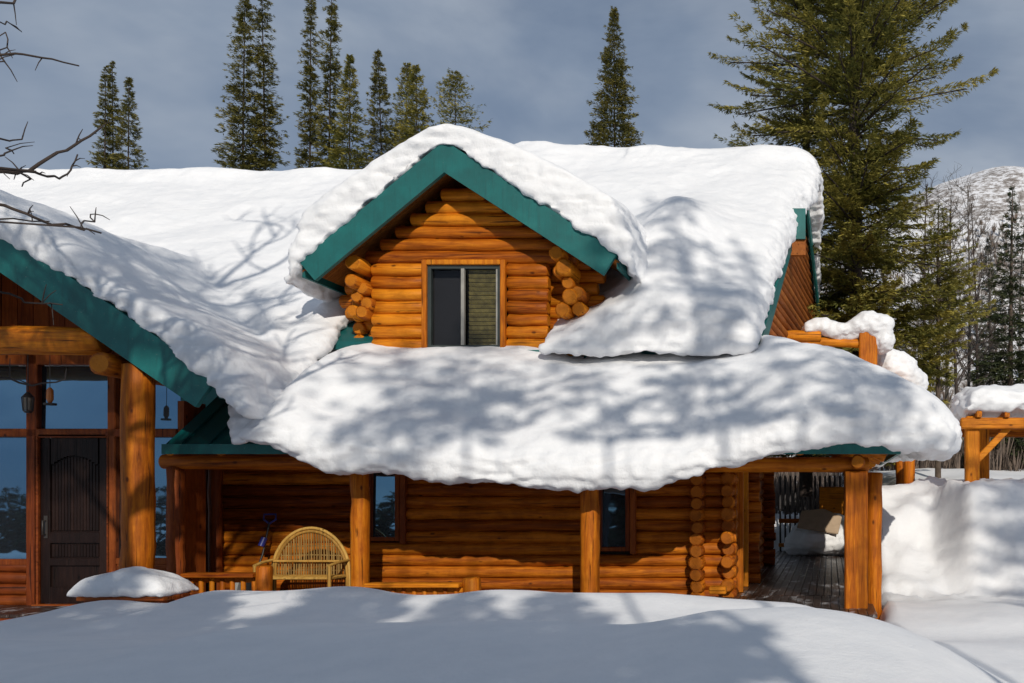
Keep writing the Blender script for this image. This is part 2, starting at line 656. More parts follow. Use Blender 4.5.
def build_hill():
    xs = np.concatenate([np.linspace(-420, -40, 20), np.linspace(-38, 160, 110), np.linspace(165, 500, 24)])
    ys = np.concatenate([np.linspace(62, 200, 90), np.linspace(205, 500, 30)])
    X, Y = np.meshgrid(xs, ys, indexing='ij')
    PX = X * 150 / np.maximum(Y, 150) + 0 * Y
    top = 16 + 41 * np.exp(-((PX - 27) / 44.0) ** 2) + 22 * np.exp(-((PX - 95) / 40) ** 2)
    rise = sstep((Y - 58) / 108)
    Z = 1.0 + top * rise - .05 * np.clip(Y - 170, 0, 400)
    for i in range(X.shape[0]):
        for j in range(X.shape[1]):
            Z[i, j] += (2.6 * mnoise.noise(Vector((X[i, j] * .03, Y[i, j] * .03, 2))) + 1.0 * mnoise.noise(Vector((X[i, j] * .11, Y[i, j] * .11, 7)))) * min(1, max(0, (Y[i, j] - 62) / 40))
    nx, ny = X.shape
    idx = np.arange(nx * ny).reshape(nx, ny)
    q = np.stack([idx[:-1, :-1], idx[1:, :-1], idx[1:, 1:], idx[:-1, 1:]], -1).reshape(-1, 4)
    o = np_mesh('hill', np.stack([X, Y, Z], -1).reshape(-1, 3), q, HILL, None, None, True)
    tag(o, 'snowy hillside speckled with bare scrub', 'hill', None, 'structure')
    V = Z

    def at(x, y):
        i = int(np.clip(np.searchsorted(xs, x), 0, nx - 1))
        j = int(np.clip(np.searchsorted(ys, y), 0, ny - 1))
        return float(Z[i, j])
    return at


hz = build_hill()

# ------------------------------------------------------------------ the house
H = thing('log_cabin', 'orange log cabin with teal trim under deep snow', 'cabin', (-6.0, 18.0, 0.0))
YW, YP, YEV = 15.6, 14.1, 13.65
XR, XL = -1.65, -11.4           # right and left ends of the lower front wall


def log_wall_x(mb, y, z0, z1, d, span, holes=(), ext=0.0, r=None):
    """courses of logs along X; span(z) gives the ends; holes are (x0,x1,z0,z1)"""
    z = z0 + d / 2
    k = 0
    r = r or d * .56
    while z < z1:
        a, b = span(z)
        if b - a > .15:
            ivs = [(a - ext * (k % 2), b + ext * (k % 2))]
            for (hx0, hx1, hz0, hz1) in holes:
                if hz0 - d * .25 < z < hz1 + d * .25:
                    nv = []
                    for p, q in ivs:
                        if hx1 <= p or hx0 >= q:
                            nv.append((p, q))
                        else:
                            if hx0 - p > .05: nv.append((p, hx0))
                            if q - hx1 > .05: nv.append((hx1, q))
                    ivs = nv
            for p, q in ivs:
                mb.log((p, y + random.uniform(-.012, .012), z), (q, y + random.uniform(-.012, .012), z), r * random.uniform(.96, 1.04), max(3, int((q - p) * 3)), 14)
        z += d
        k += 1


# lower front wall with its windows
W1 = (wx(368, YW), wx(400, YW), wz(541, YW), 2.35)
W2 = (wx(598, YW), wx(630, YW), wz(551, YW), 2.35)
mb = MB()
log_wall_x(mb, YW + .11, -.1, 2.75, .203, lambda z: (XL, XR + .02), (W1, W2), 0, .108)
mb.build('wall', SHADELOGX, H)
# dark core behind the log courses (chinking)
mb = MB()
for a, b in ((XL, W1[0]), (W1[1], W2[0]), (W2[1], XR)):
    mb.box(((a + b) / 2, YW + .17, 1.3), (b - a, .08, 2.9), tint=.1)
for ww in (W1, W2):
    mb.box(((ww[0] + ww[1]) / 2, YW + .17, (ww[2] - .1) / 2), (ww[1] - ww[0], .08, ww[2] + .1), tint=.1)
mb.build('chinking', plain('chinking', (.012, .006, .004), .9), H)
# stacked log ends of the cross wall, and of the right corner
mb = MB()
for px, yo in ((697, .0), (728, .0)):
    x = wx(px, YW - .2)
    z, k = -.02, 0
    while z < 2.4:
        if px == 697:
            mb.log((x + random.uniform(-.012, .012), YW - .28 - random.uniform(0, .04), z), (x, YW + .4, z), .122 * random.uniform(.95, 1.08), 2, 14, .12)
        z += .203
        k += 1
mb.build('log_crossing', SHADELOGY, H)
mb = MB()
mb.log((wx(214, YW - .15), YW - .12, -.1), (wx(214, YW - .15), YW - .12, 2.4), .105, 8)
mb.log((wx(205, YW - .15), YW - .06, -.1), (wx(205, YW - .15), YW - .06, 2.4), .06, 8)
mb.build('wall_post', RED, H)
# plank standing against the left bay, in the light
# right side wall, logs along Y with a glazed side door
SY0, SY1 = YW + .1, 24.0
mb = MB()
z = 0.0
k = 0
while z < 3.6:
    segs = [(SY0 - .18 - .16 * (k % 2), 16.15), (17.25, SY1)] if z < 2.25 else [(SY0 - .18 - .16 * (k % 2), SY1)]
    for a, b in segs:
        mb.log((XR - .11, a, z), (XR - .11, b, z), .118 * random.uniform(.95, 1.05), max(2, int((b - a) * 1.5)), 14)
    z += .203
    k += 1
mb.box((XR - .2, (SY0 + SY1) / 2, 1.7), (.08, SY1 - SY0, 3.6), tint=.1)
mb.build('side_wall', SHADELOGY, H)
# log buttress stubs along the side wall
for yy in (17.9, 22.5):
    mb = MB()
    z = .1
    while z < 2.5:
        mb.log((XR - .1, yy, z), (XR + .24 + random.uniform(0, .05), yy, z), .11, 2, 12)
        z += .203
    mb.build('side_log_crossing', SHADELOGX, H)
mb = MB()
for yy in (16.2, 17.2):
    mb.box((XR - .02, yy, 1.15), (.22, .10, 2.3), bev=.01)
mb.box((XR - .02, 16.7, 2.28), (.22, 1.1, .1), bev=.01)
sd_ = mb.build('side_door', LOGZ, H)
mb = MB()
mb.box((XR - .1, 16.7, 1.2), (.02, .9, 2.1))
mb.build('pane', GLASS, sd_)


# windows of the lower wall
def low_window(wd):
    x0, x1, z0, z1 = wd
    mb = MB()
    y = YW + .03
    t = .07
    for xx in (x0 + t / 2, x1 - t / 2):
        mb.box((xx, y, (z0 + z1) / 2), (t, .16, z1 - z0), bev=.008)
    mb.box(((x0 + x1) / 2, y, z0 + .035), (x1 - x0 - 2 * t, .18, .07), bev=.008)
    mb.box(((x0 + x1) / 2, y, z1 - .035), (x1 - x0 - 2 * t, .16, .07), bev=.008)
    mb.box((x1 + .055, y - .02, (z0 + z1) / 2), (.10, .10, z1 - z0 + .1), bev=.008)
    wn = mb.build('window', RED, H)
    mb = MB()
    mb.box(((x0 + x1) / 2, y + .02, (z0 + z1) / 2), (x1 - x0 - 2 * t, .012, z1 - z0 - .14), Matrix.Rotation(-.014, 3, 'X'))
    mb.build('pane', GLASS, wn)


low_window(W1)
low_window(W2)

# porch: deck, posts, beam, rafters
mb = MB()
x = XL - 2.6
while x < .62:
    mb.box((x + .07, 14.45 if x > XR - .25 or True else 0, -.03), (.132, 2.5, .05), bev=.006)
    x += .14
x = XR
while x < .62:
    mb.box((x + .07, 22.05, -.03 + random.uniform(-.006, .006)), (.128, 12.6, .05), bev=.006)
    x += .14
mb.build('deck', DECK, H)
mb = MB()
mb.box(((XL - 2.6 + .62) / 2, 13.22, -.2), (.62 - XL + 2.6, .06, .28))
mb.box((.64, 21, -.2), (.06, 15.6, .28))
mb.build('deck_skirt', REDX, H)


def post(px, Y, r, z0, z1, mat=LOGZ, square=None, seg=9):
    mb = MB()
    x = wx(px, Y)
    if square:
        mb.box((x, Y, (z0 + z1) / 2), (square, square, z1 - z0), tint=.25, bev=.02)
    else:
        mb.log((x, Y, z0), (x, Y, z1), r, seg, 16, .10, random.uniform(.15, .5), .012)
    return mb.build('porch_post', mat, H)


post(360, YP, .135, -.1, 2.15)
post(590, YP, .145, -.1, 2.15)
post(176, YP, .125, -.1, 2.2, RED)
post(856, YP, .0, -.3, 2.12, LOGZ, .36)
post(874, YP + .55, .13, -.3, 2.12)
post(868, 21.0, .14, -.2, 2.2)
mb = MB()
mb.log((wx(163, YP), YP, 2.27), (wx(500, YP), YP, 2.26), .118, 12, 14)
mb.log((wx(480, YP), YP, 2.25), (wx(869, YP), YP, 2.22), .118, 14, 14)
mb.build('porch_beam', LOGX, H)
mb = MB()
mb.log((.42, YP - .3, 2.26), (.42, 21.4, 2.26), .115, 12, 14)
mb.build('side_beam', LOGY, H)
for px in (171, 222, 300, 400, 480, 560, 640, 720, 800):
    mb = MB()
    x = wx(px, 13.9)
    mb.log((x, YEV + .18, 2.42), (x, YW + .1, 3.62), .085, 4, 10)
    mb.build('rafter', LOGY, H)
for yy in (14.6, 16, 17.5, 19, 21):
    mb = MB()
    mb.log((1.0 - .1, yy, 2.36), (XR, yy, 3.5), .085, 4, 10)
    mb.build('side_rafter', LOGX, H)

# porch roof (front slope, hip and side slope)
EZ, WZ = 2.50, 4.05
HIPX = -1.4
PRL = wx(164, YEV)
mb = MB()
mb.slab([(PRL, YEV, EZ), (1.02, YEV, EZ), (HIPX, YW + .15, WZ), (PRL, YW + .15, WZ)], .05, down=(0, 0, -1))
mb.slab([(1.02, YEV, EZ), (1.02, 21.5, EZ), (HIPX, 21.5, WZ), (HIPX, YW + .15, WZ)], .05, down=(0, 0, -1))
# standing seams
s = (WZ - EZ) / (YW + .15 - YEV)
x = PRL + .25
while x < -1.5:
    mb.bar((x, YEV, EZ + .018), (x, YW + .1, EZ + s * (YW + .1 - YEV) + .018), .03, .036)
    x += .42
pr = mb.build('porch_roof', TEALM, H)
mb = MB()
mb.slab([(PRL + .05, YEV + .06, EZ - .055), (.95, YEV + .06, EZ - .055), (HIPX, YW + .1, WZ - .055), (PRL + .05, YW + .1, WZ - .055)], .03, down=(0, 0, -1))
mb.slab([(.95, YEV + .06, EZ - .055), (.95, 21.4, EZ - .055), (HIPX, 21.4, WZ - .055), (HIPX, YW + .1, WZ - .055)], .03, down=(0, 0, -1))
mb.build('porch_ceiling', SOFFIT, H)
mb = MB()
mb.box(((PRL + 1.02) / 2, YEV - .028, EZ - .055), (1.02 - PRL, .05, .15), tint=.5)
mb.box((1.047, 17.55, EZ - .055), (.05, 7.85, .15), tint=.5)
mb.build('fascia', TEAL, H)

# main roof
RY, RZ_, EY, EZ2 = 22.2, 9.45, 15.3, 4.12
sl_m = (RZ_ - EZ2) / (RY - EY)
XG = -1.45                                      # gable wall plane
mb = MB()
mb.slab([(-25, YW + .1, EZ2 + sl_m * (YW + .1 - EY)), (-8.0, YW + .1, EZ2 + sl_m * (YW + .1 - EY)), (-8.0, RY, RZ_), (-25, RY, RZ_)], .14, down=(0, 0, -1))
mb.slab([(-4.5, 15.75, EZ2 + sl_m * .45), (-1.22, 15.75, EZ2 + sl_m * .45), (-.66, RY, RZ_), (-4.5, RY, RZ_)], .14, down=(0, 0, -1))
mb.slab([(-8.0, 18.4, EZ2 + sl_m * (18.4 - EY)), (-4.5, 18.4, EZ2 + sl_m * (18.4 - EY)), (-4.5, RY, RZ_), (-8.0, RY, RZ_)], .14, down=(0, 0, -1))
mb.slab([(-25, RY, RZ_), (-.66, RY, RZ_), (-.02, 29.4, 3.9), (-25, 29.4, 3.9)], .14, down=(0, 0, -1))
# roof apron either side of the dormer bay
mb.slab([(-8.0, YW - .02, WZ - .02), (-4.4, YW - .02, WZ - .02), (-4.4, 18.5, WZ + .72 * 2.9), (-8.0, 18.5, WZ + .72 * 2.9)], .05, down=(0, 0, -1))
x = -9.3
while x < -3.9:
    if not (-7.9 < x < -4.9):
        mb.bar((x, YW, WZ + .045), (x, 17.6, WZ + .045 + sl_m * 2.0), .03, .04)
    x += .42
mb.build('roof', TEALM, H)
# upper gable wall on the right, siding along Y
def gwx(Y, o=0.0):
    return -1.34 + .0935 * (Y - 15.4) + o


mb = MB()
z = 3.4
while z < 9.2:
    zc = z + .09
    ya = max(YW - .05, EY + (zc + .16 - EZ2) / sl_m)
    yb = 2 * RY - ya
    if yb - ya > .2:
        mb.log((gwx(ya, -.08), ya, zc), (gwx(yb, -.08), yb, zc), .098, 6, 10, .05)
    z += .18
mb.build('gable_wall', SIDING, H)
mb = MB()
mb.bar((gwx(EY, .1), EY - .05, EZ2 - .16), (gwx(RY, .1), RY, RZ_ - .16), .05, .30, tint=.5)
mb.build('barge_board', TEAL, H)
mb = MB()
mb.bar((gwx(RY, .1), RY, RZ_ - .16), (gwx(29.45, .1), 29.45, 3.74), .05, .30, tint=.5)
mb.build('barge_board', TEAL, H)
mb = MB()
mb.box((-.70, 19.5, 7.62), (.34, .08, .66), tint=.5)
mb.build('gable_return', TEAL, H)
mb = MB()
mb.box((-.70, 19.6, 7.14), (.34, .14, .36))
mb.build('gable_bracket', SIDING, H)
# chimney pipe just behind the ridge
mb = MB()
cx, cy = wx(262, 23.4), 23.4
mb.box((cx, cy, 8.9), (.42, .42, 1.55), bev=.02)
mb.box((cx, cy, 9.72), (.52, .52, .1), bev=.02)
mb.build('chimney', BLACK, H)

# ---- dormer
DY = 15.0                                       # plane of its barge boards
AX, AZ = wx(445, DY), wz(141, DY)
LX, LZ = wx(300, DY), wz(262, DY)
RX, RZ = wx(618, DY), wz(253, DY)
sL, sR = (AZ - LZ) / (AX - LX), (AZ - RZ) / (RX - AX)


def dorm_z(x):
    return AZ - sL * (AX - x) if x < AX else AZ - sR * (x - AX)


BX0, BX1 = wx(372, YW), wx(548, YW)
WD = (wx(424, YW), wx(507, YW), wz(349, YW), wz(261, YW))
base = wz(351, YW)
dl = .217


def dspan(z):
    xa = AX - (AZ - .42 - z) / sL
    xb = AX + (AZ - .42 - z) / sR
    if z < wz(262, YW):
        return (max(xa, BX0), min(xb, BX1))
    return (max(xa, BX0 - .35), min(xb, BX1 + .5))


mb = MB()
log_wall_x(mb, YW + .06, base, AZ - .45, dl, dspan, (WD,), 0, .115)
mb.box(((BX0 + WD[0]) / 2, YW + .10, base + .75), (WD[0] - BX0 - .04, .06, 1.5), tint=.0)
mb.box(((BX1 + WD[1]) / 2, YW + .10, base + .75), (BX1 - WD[1] - .04, .06, 1.5), tint=.0)
dw = mb.build('dormer_wall', LOGX, H)
# set-back flanks of the dormer front, and the log ends that cross them
mb, mbr = MB(), MB()
z, k = base - .15, 0
while z < 6.2:
    xa = max(AX - (AZ - .40 - z) / sL, BX0 - .62 - .1 * (k % 2))
    xb = min(AX + (AZ - .40 - z) / sR, BX1 + .78 + .12 * (k % 2))
    if z > base + .55 or True:
        lo = 0 if z > base + .62 else .42
        if BX0 + .1 - xa > .2:
            mb.log((xa + lo, YW + .36, z), (BX0 + .15, YW + .36, z), .115, 3, 12)
        if xb - BX1 > .2:
            mbr.log((BX1 - .15, YW + .36, z), (xb - lo, YW + .36, z), .115, 3, 12)
    z += dl
    k += 1
mb.build('dormer_flank', LOGX, H)
mbr.build('dormer_flank', LOGX, H)
mb, mbr = MB(), MB()
for (px, py, rr, out) in ((352, 262, .135, .42), (351, 280, .115, .36), (356, 297, .10, .20), (362, 288, .11, .22), (366, 303, .115, .20), (361, 312, .11, .25), (352, 311, .10, .2),
                          (556, 252, .125, .40), (563, 266, .14, .40), (567, 283, .11, .26), (558, 271, .10, .30), (569, 296, .13, .26), (577, 292, .12, .25), (562, 309, .13, .24), (578, 308, .12, .18)):
    y = YW + .05 - out
    (mb if px < 450 else mbr).log((wx(px, y), y, wz(py, y)), (wx(px, y), YW + .7, wz(py, y)), rr, 2, 14, .12)
mb.build('dormer_log_end', LOGY, H)
mbr.build('dormer_log_end', LOGY, H)
# dormer side walls
for xs_ in (BX0 - .35, BX1 + .35):
    mb = MB()
    z = base
    while z < dorm_z(xs_) - .35:
        mb.log((xs_, YW + .2, z), (xs_, 18.5, z), .115, 4, 12)
        z += dl
    mb.build('dormer_side_wall', LOGY, H)
# dormer window
x0, x1, z0, z1 = WD
mb = MB()
t = .085
for xx in (x0 + t / 2, x1 - t / 2):
    mb.box((xx, YW - .06, (z0 + z1) / 2), (t, .1, z1 - z0), bev=.01)
mb.box(((x0 + x1) / 2, YW - .06, z1 - t / 2), (x1 - x0 - 2 * t, .1, t), bev=.01)
wn = mb.build('dormer_window', LOGZ, H)
a0, a1, b0, b1 = x0 + t, x1 - t, z0 + .0, z1 - t
mb = MB()
for xx in (a0 + .03, a1 - .03):
    mb.box((xx, YW - .02, (b0 + b1) / 2), (.06, .07, b1 - b0))
for zz in (b0 + .03, b1 - .03):
    mb.box(((a0 + a1) / 2, YW - .02, zz), (a1 - a0 - .12, .07, .06))
mb.build('sash', SASH, wn)
mid = wx(464, YW)
mb = MB()
mb.box((mid, YW - .035, (b0 + b1) / 2), (.055, .06, b1 - b0 - .12))
mb.box((a1 - .075, YW - .02, (b0 + b1) / 2), (.03, .05, b1 - b0 - .12))
mb.build('meeting_rail', GREYW, wn)
mb = MB()
mb.box(((a0 + a1) / 2, YW + .02, (b0 + b1) / 2), (a1 - a0 - .12, .01, b1 - b0 - .12))
mb.build('pane', CLEAR, wn)
mb = MB()
z = b0 + .08
while z < b1 - .06:
    mb.box(((mid + a1) / 2, YW + .075 + random.uniform(-.006, .006), z), (a1 - mid - .12, .018, .062), Matrix.Rotation(.5 + random.uniform(-.1, .1), 3, 'X'))
    z += .075
mb.build('blind', BLIND, wn)
mb = MB()  # dark sheet standing in for the unlit room behind the window
mb.box(((a0 + mid) / 2, YW + .16, (b0 + b1) / 2), (mid - a0 + .1, .02, b1 - b0))
mb.box(((mid + a1) / 2, YW + .16, (b0 + b1) / 2), (a1 - mid + .1, .02, b1 - b0))
mb.build('dark_backing', BACKING, wn)
mb = MB()
mb.box(((BX0 + BX1) / 2 + .05, YW - .09, base - .035), (BX1 - BX0 + .1, .12, .06), tint=.5)
mb.build('dormer_flashing', TEAL, H)
# dormer roof and barge boards
mb = MB()
mb.slab([(AX, DY + .06, AZ - .01), (LX, DY + .06, LZ - .01), (LX, 17.6, LZ - .01), (AX, 21.2, AZ - .01)], .1, down=(0, 0, -1))
mb.slab([(AX, DY + .06, AZ - .01), (RX, DY + .06, RZ - .01), (RX, 17.9, RZ - .01), (AX, 21.2, AZ - .01)], .1, down=(0, 0, -1))
mb.build('dormer_roof', TEALM, H)
mb = MB()
for (ex, ez, sg, s_) in ((LX, LZ, -1, sL), (RX, RZ, 1, sR)):
    n = 3
    for i in range(9):
        ya = DY + .07 + i * .30
        mb.slab([(AX, ya, AZ - .125), (ex, ya, ez - .125), (ex, ya + .292, ez - .125), (AX, ya + .292, AZ - .125)], .03, random.random(), (0, 0, -1))
mb.build('dormer_soffit', wood('soffit_x', 'X', (.16, .05, .012), (.34, .11, .02), (.46, .17, .03), .6), H)
bw = .53


def barge(ax, az, ex, ez, s_, sg, y, vert, name='barge_board'):
    """one sloping board, mitred at the apex, cut square to its length at the tip"""
    L = math.hypot(ex - ax, ez - az)
    ux, uz = (ex - ax) / L, (ez - az) / L
    px, pz = -abs(uz) * sg * 1.0, -abs(ux)
    h = vert * abs(ux)
    tipx, tipz = ex + px * h, ez + pz * h
    pts = [(ax, az), (ex, ez), (tipx, tipz), (ax, az - vert)]
    mb = MB()
    fr = [Vector((p[0], y - .03, p[1])) for p in pts]
    bk = [Vector((p[0], y + .05, p[1])) for p in pts]
    n = 4
    mb.add(fr + bk, [(0, 1, 2, 3), (7, 6, 5, 4), (0, 4, 5, 1), (1, 5, 6, 2), (2, 6, 7, 3), (3, 7, 4, 0)], .5)
    return mb.build(name, TEAL, H)


barge(AX, AZ, LX, LZ, sL, -1, DY, bw)
barge(AX, AZ, RX, RZ, sR, 1, DY, bw)
mb = MB()
mb.bar((LX + .015, DY + .08, LZ - .13), (LX + .015, 17.5, LZ - .13), .05, .22, tint=.5)
mb.build('dormer_fascia', TEAL, H)
mb = MB()
mb.bar((RX - .015, DY + .08, RZ - .13), (RX - .015, 17.8, RZ - .13), .05, .22, tint=.5)
mb.build('dormer_fascia', TEAL, H)

# ---- entry gable on the left
GY = 12.9
TX, TZ = wx(217, GY), wz(378, GY)
GX, GZ = wx(-45, GY), None
gs = .69
GZ = TZ + gs * (TX - GX)
LX2 = 2 * GX - TX
barge(GX, GZ, TX, TZ, gs, 1, GY, .62)
barge(GX, GZ, LX2, TZ, gs, -1, GY, .62)
mb = MB()
for tx_ in (TX, LX2):
    mb.slab([(GX, GY + .06, GZ - .01), (tx_, GY + .06, TZ - .01), (tx_, 15.6, TZ - .01), (GX, 19.5, GZ - .01)], .12, down=(0, 0, -1))
mb.build('entry_roof', TEALM, H)
mb = MB()
for tx_ in (TX, LX2):
    for i in range(8):
        ya = GY + .08 + i * .3
        mb.slab([(GX, ya, GZ - .14), (tx_, ya, TZ - .14), (tx_, ya + .29, TZ - .14), (GX, ya + .29, GZ - .14)], .03, random.random(), (0, 0, -1))
mb.build('entry_soffit', SOFFIT, H)
mb = MB()
mb.bar((TX - .015, GY + .09, TZ - .15), (TX - .015, 14.8, TZ - .15), .05, .26, tint=.5)
mb.build('entry_fascia', TEAL, H)
# tie log, its round purlin end, big post
PY = 13.1
mb = MB()
mb.log((-16.2, PY, wz(340, PY)), (wx(106, PY), PY, wz(341, PY)), .205, 14, 18, .05)
mb.build('tie_log', LOGX, H)
mb = MB()
mb.log((wx(112, PY), PY - .22, wz(366, PY)), (wx(112, PY), 14.6, wz(366, PY)), .165, 4, 16, .1)
mb.build('purlin', LOGY, H)
mb = MB()
mb.log((wx(138, PY), PY, -.3), (wx(138, PY), PY, wz(364, PY)), .205, 12, 18, .09, .22, .014)
mb.log((wx(138, PY) , PY, wz(372, PY)), (wx(176, PY), PY + .25, wz(372, PY)), .12, 3, 12)
mb.build('entry_post', LOGZ, H)
mb = MB()
mb.log((-16.2, PY, -.3), (-16.2, PY, 3.8), .215, 12, 18, .09)
mb.build('entry_post', LOGZ, H)
# glazed entry wall
GW = 14.4
gx = lambda p: wx(p, GW)
gzp = lambda p: wz(p, GW)
mb = MB()
for (pa, pb) in ((30, 41), (111, 119)):
    mb.box(((gx(pa) + gx(pb)) / 2, GW, 1.95), (gx(pb) - gx(pa), .16, 4.1), bev=.012)
mb.box(((gx(-160) + gx(180)) / 2, GW - .005, gzp(433)), (gx(180) - gx(-160), .15, .13), bev=.012)
mb.box(((gx(-160) + gx(180)) / 2, GW - .005, gzp(360)), (gx(180) - gx(-160), .15, .16), bev=.012)
mb.box(((gx(-160) + gx(30)) / 2, GW - .005, gzp(562)), (gx(30) - gx(-160), .15, .10), bev=.012)
mb.box((gx(-120), GW, 1.95), (.2, .16, 4.1), bev=.012)
mb.box(((gx(119) + gx(180)) / 2, GW - .005, gzp(561)), (gx(180) - gx(119), .15, .10), bev=.012)
fr_ = mb.build('entry_frame', RED, H)
mb = MB()
for k in range(4):
    mb.log((gx(-160), GW + .02, .06 + k * .18), (gx(30), GW + .02, .06 + k * .18), .10, 6, 12)
    mb.log((gx(119), GW + .02, .06 + k * .18), (gx(180), GW + .02, .06 + k * .18), .10, 4, 12)
mb.build('entry_log_base', REDX, H)
mb = MB()
mb.box((gx(183), GW + .2, 1.6), (.1, .5, 3.3))
mb.build('entry_corner', RED, H)


mb = MB()
n = 26
for i in range(n):
    xa = GX - 3.3 + 6.6 * i / n
    xb = GX - 3.3 + 6.6 * (i + 1) / n - .012
    za = GZ - .2 - gs * abs(xa - GX)
    zb_ = GZ - .2 - gs * abs(xb - GX)
    lo = gzp(360) + .07
    if min(za, zb_) > lo + .02:
        mb.slab([(xa, GW + .06, lo), (xb, GW + .06, lo), (xb, GW + .06, zb_), (xa, GW + .06, za)], .04, random.random(), (0, 1, 0))
mb.build('entry_gable_wall', RED, H)


def pane(pa, pb, ya, yb):
    mb = MB()
    mb.box(((gx(pa) + gx(pb)) / 2, GW + .02, (gzp(ya) + gzp(yb)) / 2), (gx(pb) - gx(pa), .012, abs(gzp(ya) - gzp(yb))), Matrix.Rotation(-.014, 3, 'X'))
    return mb.build('window_pane', GLASS, H)


for pa, pb, ya, yb in ((-118, 30, 366, 429), (41, 111, 366, 429), (119, 180, 366, 429), (-118, 30, 437, 559), (119, 180, 437, 558)):
    pane(pa, pb, ya, yb)
# front door: stile frame, arched plank panel, two lower panels, handle
mb = MB()
da, db, dz0, dz1 = gx(42), gx(110), .02, gzp(438)
mb.box(((da + db) / 2, GW + .03, (dz0 + dz1) / 2), (db - da, .05, dz1 - dz0))
st = .15
for xx in (da + st / 2, db - st / 2):
    mb.box((xx, GW - .012, (dz0 + dz1) / 2), (st, .035, dz1 - dz0), bev=.008)
for za, zb in ((dz0, .28), (.62, .74), (.98, 1.16)):
    mb.box(((da + db) / 2, GW - .012, (za + zb) / 2), (db - da - 2 * st, .035, zb - za), bev=.006)
n = 15
pw = (db - da - 2 * st - .04) / n
for i in range(n):
    xx = da + st + .02 + pw * (i + .5)
    u = (i + .5 - n / 2) / (n / 2)
    top = dz1 - .30 - .16 * u * u
    mb.box((xx, GW + .0, (1.18 + top) / 2), (pw - .008, .03, top - 1.18), bev=.004)
    mb.box((xx, GW - .012, (top + .02 + dz1) / 2), (pw, .035, dz1 - top - .02))
    mb.box((xx, GW + .0, (.76 + .96) / 2), (pw - .008, .03, .2), bev=.004)
dr = mb.build('door', DOORW, H)
mb = MB()
mb.tube([(da + .09, GW - .02, 1.12), (da + .09, GW - .09, 1.12), (da + .09, GW - .09, 1.34), (da + .09, GW - .02, 1.34)], .014, 8)
mb.box((da + .09, GW - .034, 1.24), (.06, .012, .36), bev=.004)
mb.build('handle', IRON, dr)
mb = MB()
t = .08
mb.box((da - .03, GW - .05, (dz0 + dz1) / 2), (.06, .06, dz1 - dz0 + .06), bev=.01)
mb.box((db + .03, GW - .05, (dz0 + dz1) / 2), (.06, .06, dz1 - dz0 + .06), bev=.01)
mb.box(((da + db) / 2, GW - .05, dz1 + .03), (db - da, .06, .06), bev=.01)
mb.box(((da + db) / 2, GW - .05, -.02), (db - da + .1, .2, .06), bev=.01)
mb.build('door_frame', REDX, H)

# low rails at the edge of the porch
def low_rail(pa, pb, Y, ztop, bal=True):
    a, b = wx(pa, Y), wx(pb, Y)
    mb = MB()
    mb.box(((a + b) / 2, Y, ztop - .03), (b - a, .26, .065), bev=.012)
    mb.box(((a + b) / 2, Y + .05, ztop - .11), (b - a, .06, .07), bev=.008)
    rl = mb.build('porch_rail', LOGX, H)
    if bal:
        mb = MB()
        x = a + .06
        while x < b:
            mb.log((x, Y + .02, -.1), (x, Y + .02, ztop - .07), .035, 2, 8)
            x += .155
        mb.build('baluster', LOGZ, rl)
    return rl


low_rail(186, 258, 13.35, wz(573, 13.35))
low_rail(368, 462, 13.4, wz(583, 13.4))
for px, Y, top, r in ((264, 13.3, 566, .11), (472, 13.5, 577, .13)):
    mb = MB()
    mb.log((wx(px, Y), Y, -.2), (wx(px, Y), Y, wz(top, Y)), r, 3, 14)
    mb.build('rail_post', LOGZ, H)
mb = MB()
mb.box((wx(718, 14.0), 14.0, wz(590, 14.0)), (.26, .2, .12), bev=.015)
mb.build('rail_block', LOGX, H)

# far railing and gate of the side deck
RYY = 28.0
mb = MB()
for x in np.arange(-1.55, .62, .155):
    mb.log((x, RYY, -.05), (x, RYY, 2.35), .032, 2, 8)
mb.build('railing', plain('grey_baluster', (.05, .045, .045), .8), H)
mb = MB()
mb.log((-1.6, RYY - .05, .95), (.6, RYY - .05, .95), .07, 5, 10)
mb.log((-1.6, RYY - .05, .2), (.6, RYY - .05, .2), .06, 5, 10)
mb.box((.05, RYY - .13, 1.45), (.75, .04, 1.1))
mb.build('railing_rail', LOGX, H)

# upper balcony rail beside the gable
BYY = 20.0
mb = MB()
bx1 = wx(868, BYY)
mb.box((bx1, BYY, 4.86), (.40, .36, 1.53), bev=.03)
mb.build('balcony_post', LOGZ, H)
mb = MB()
for yy in np.arange(19.75, 22.7, .15):
    mb.box((.4, yy, 4.08), (3.1, .14, .05), bev=.006)
mb.build('balcony_floor', LOGX, H)
for yy in (19.95, 22.4):
    mb = MB()
    mb.log((1.76, yy, .2), (1.76, yy, 4.05), .13, 8, 14, .10, .3)
    mb.build('balcony_support', LOGZ, H)
mb = MB()
mb.box((1.76, 21.2, 3.94), (.16, 3.0, .2), bev=.012)
mb.build('balcony_beam', LOGY, H)
mb = MB()
mb.log((-1.2, BYY, wz(340, BYY)), (bx1, BYY, wz(344, BYY)), .10, 5, 12)
mb.log((-1.2, BYY - .1, wz(337, BYY)), (-.2, BYY - .1, wz(337, BYY)), .12, 5, 12)
mb.build('balcony_rail', LOGX, H)


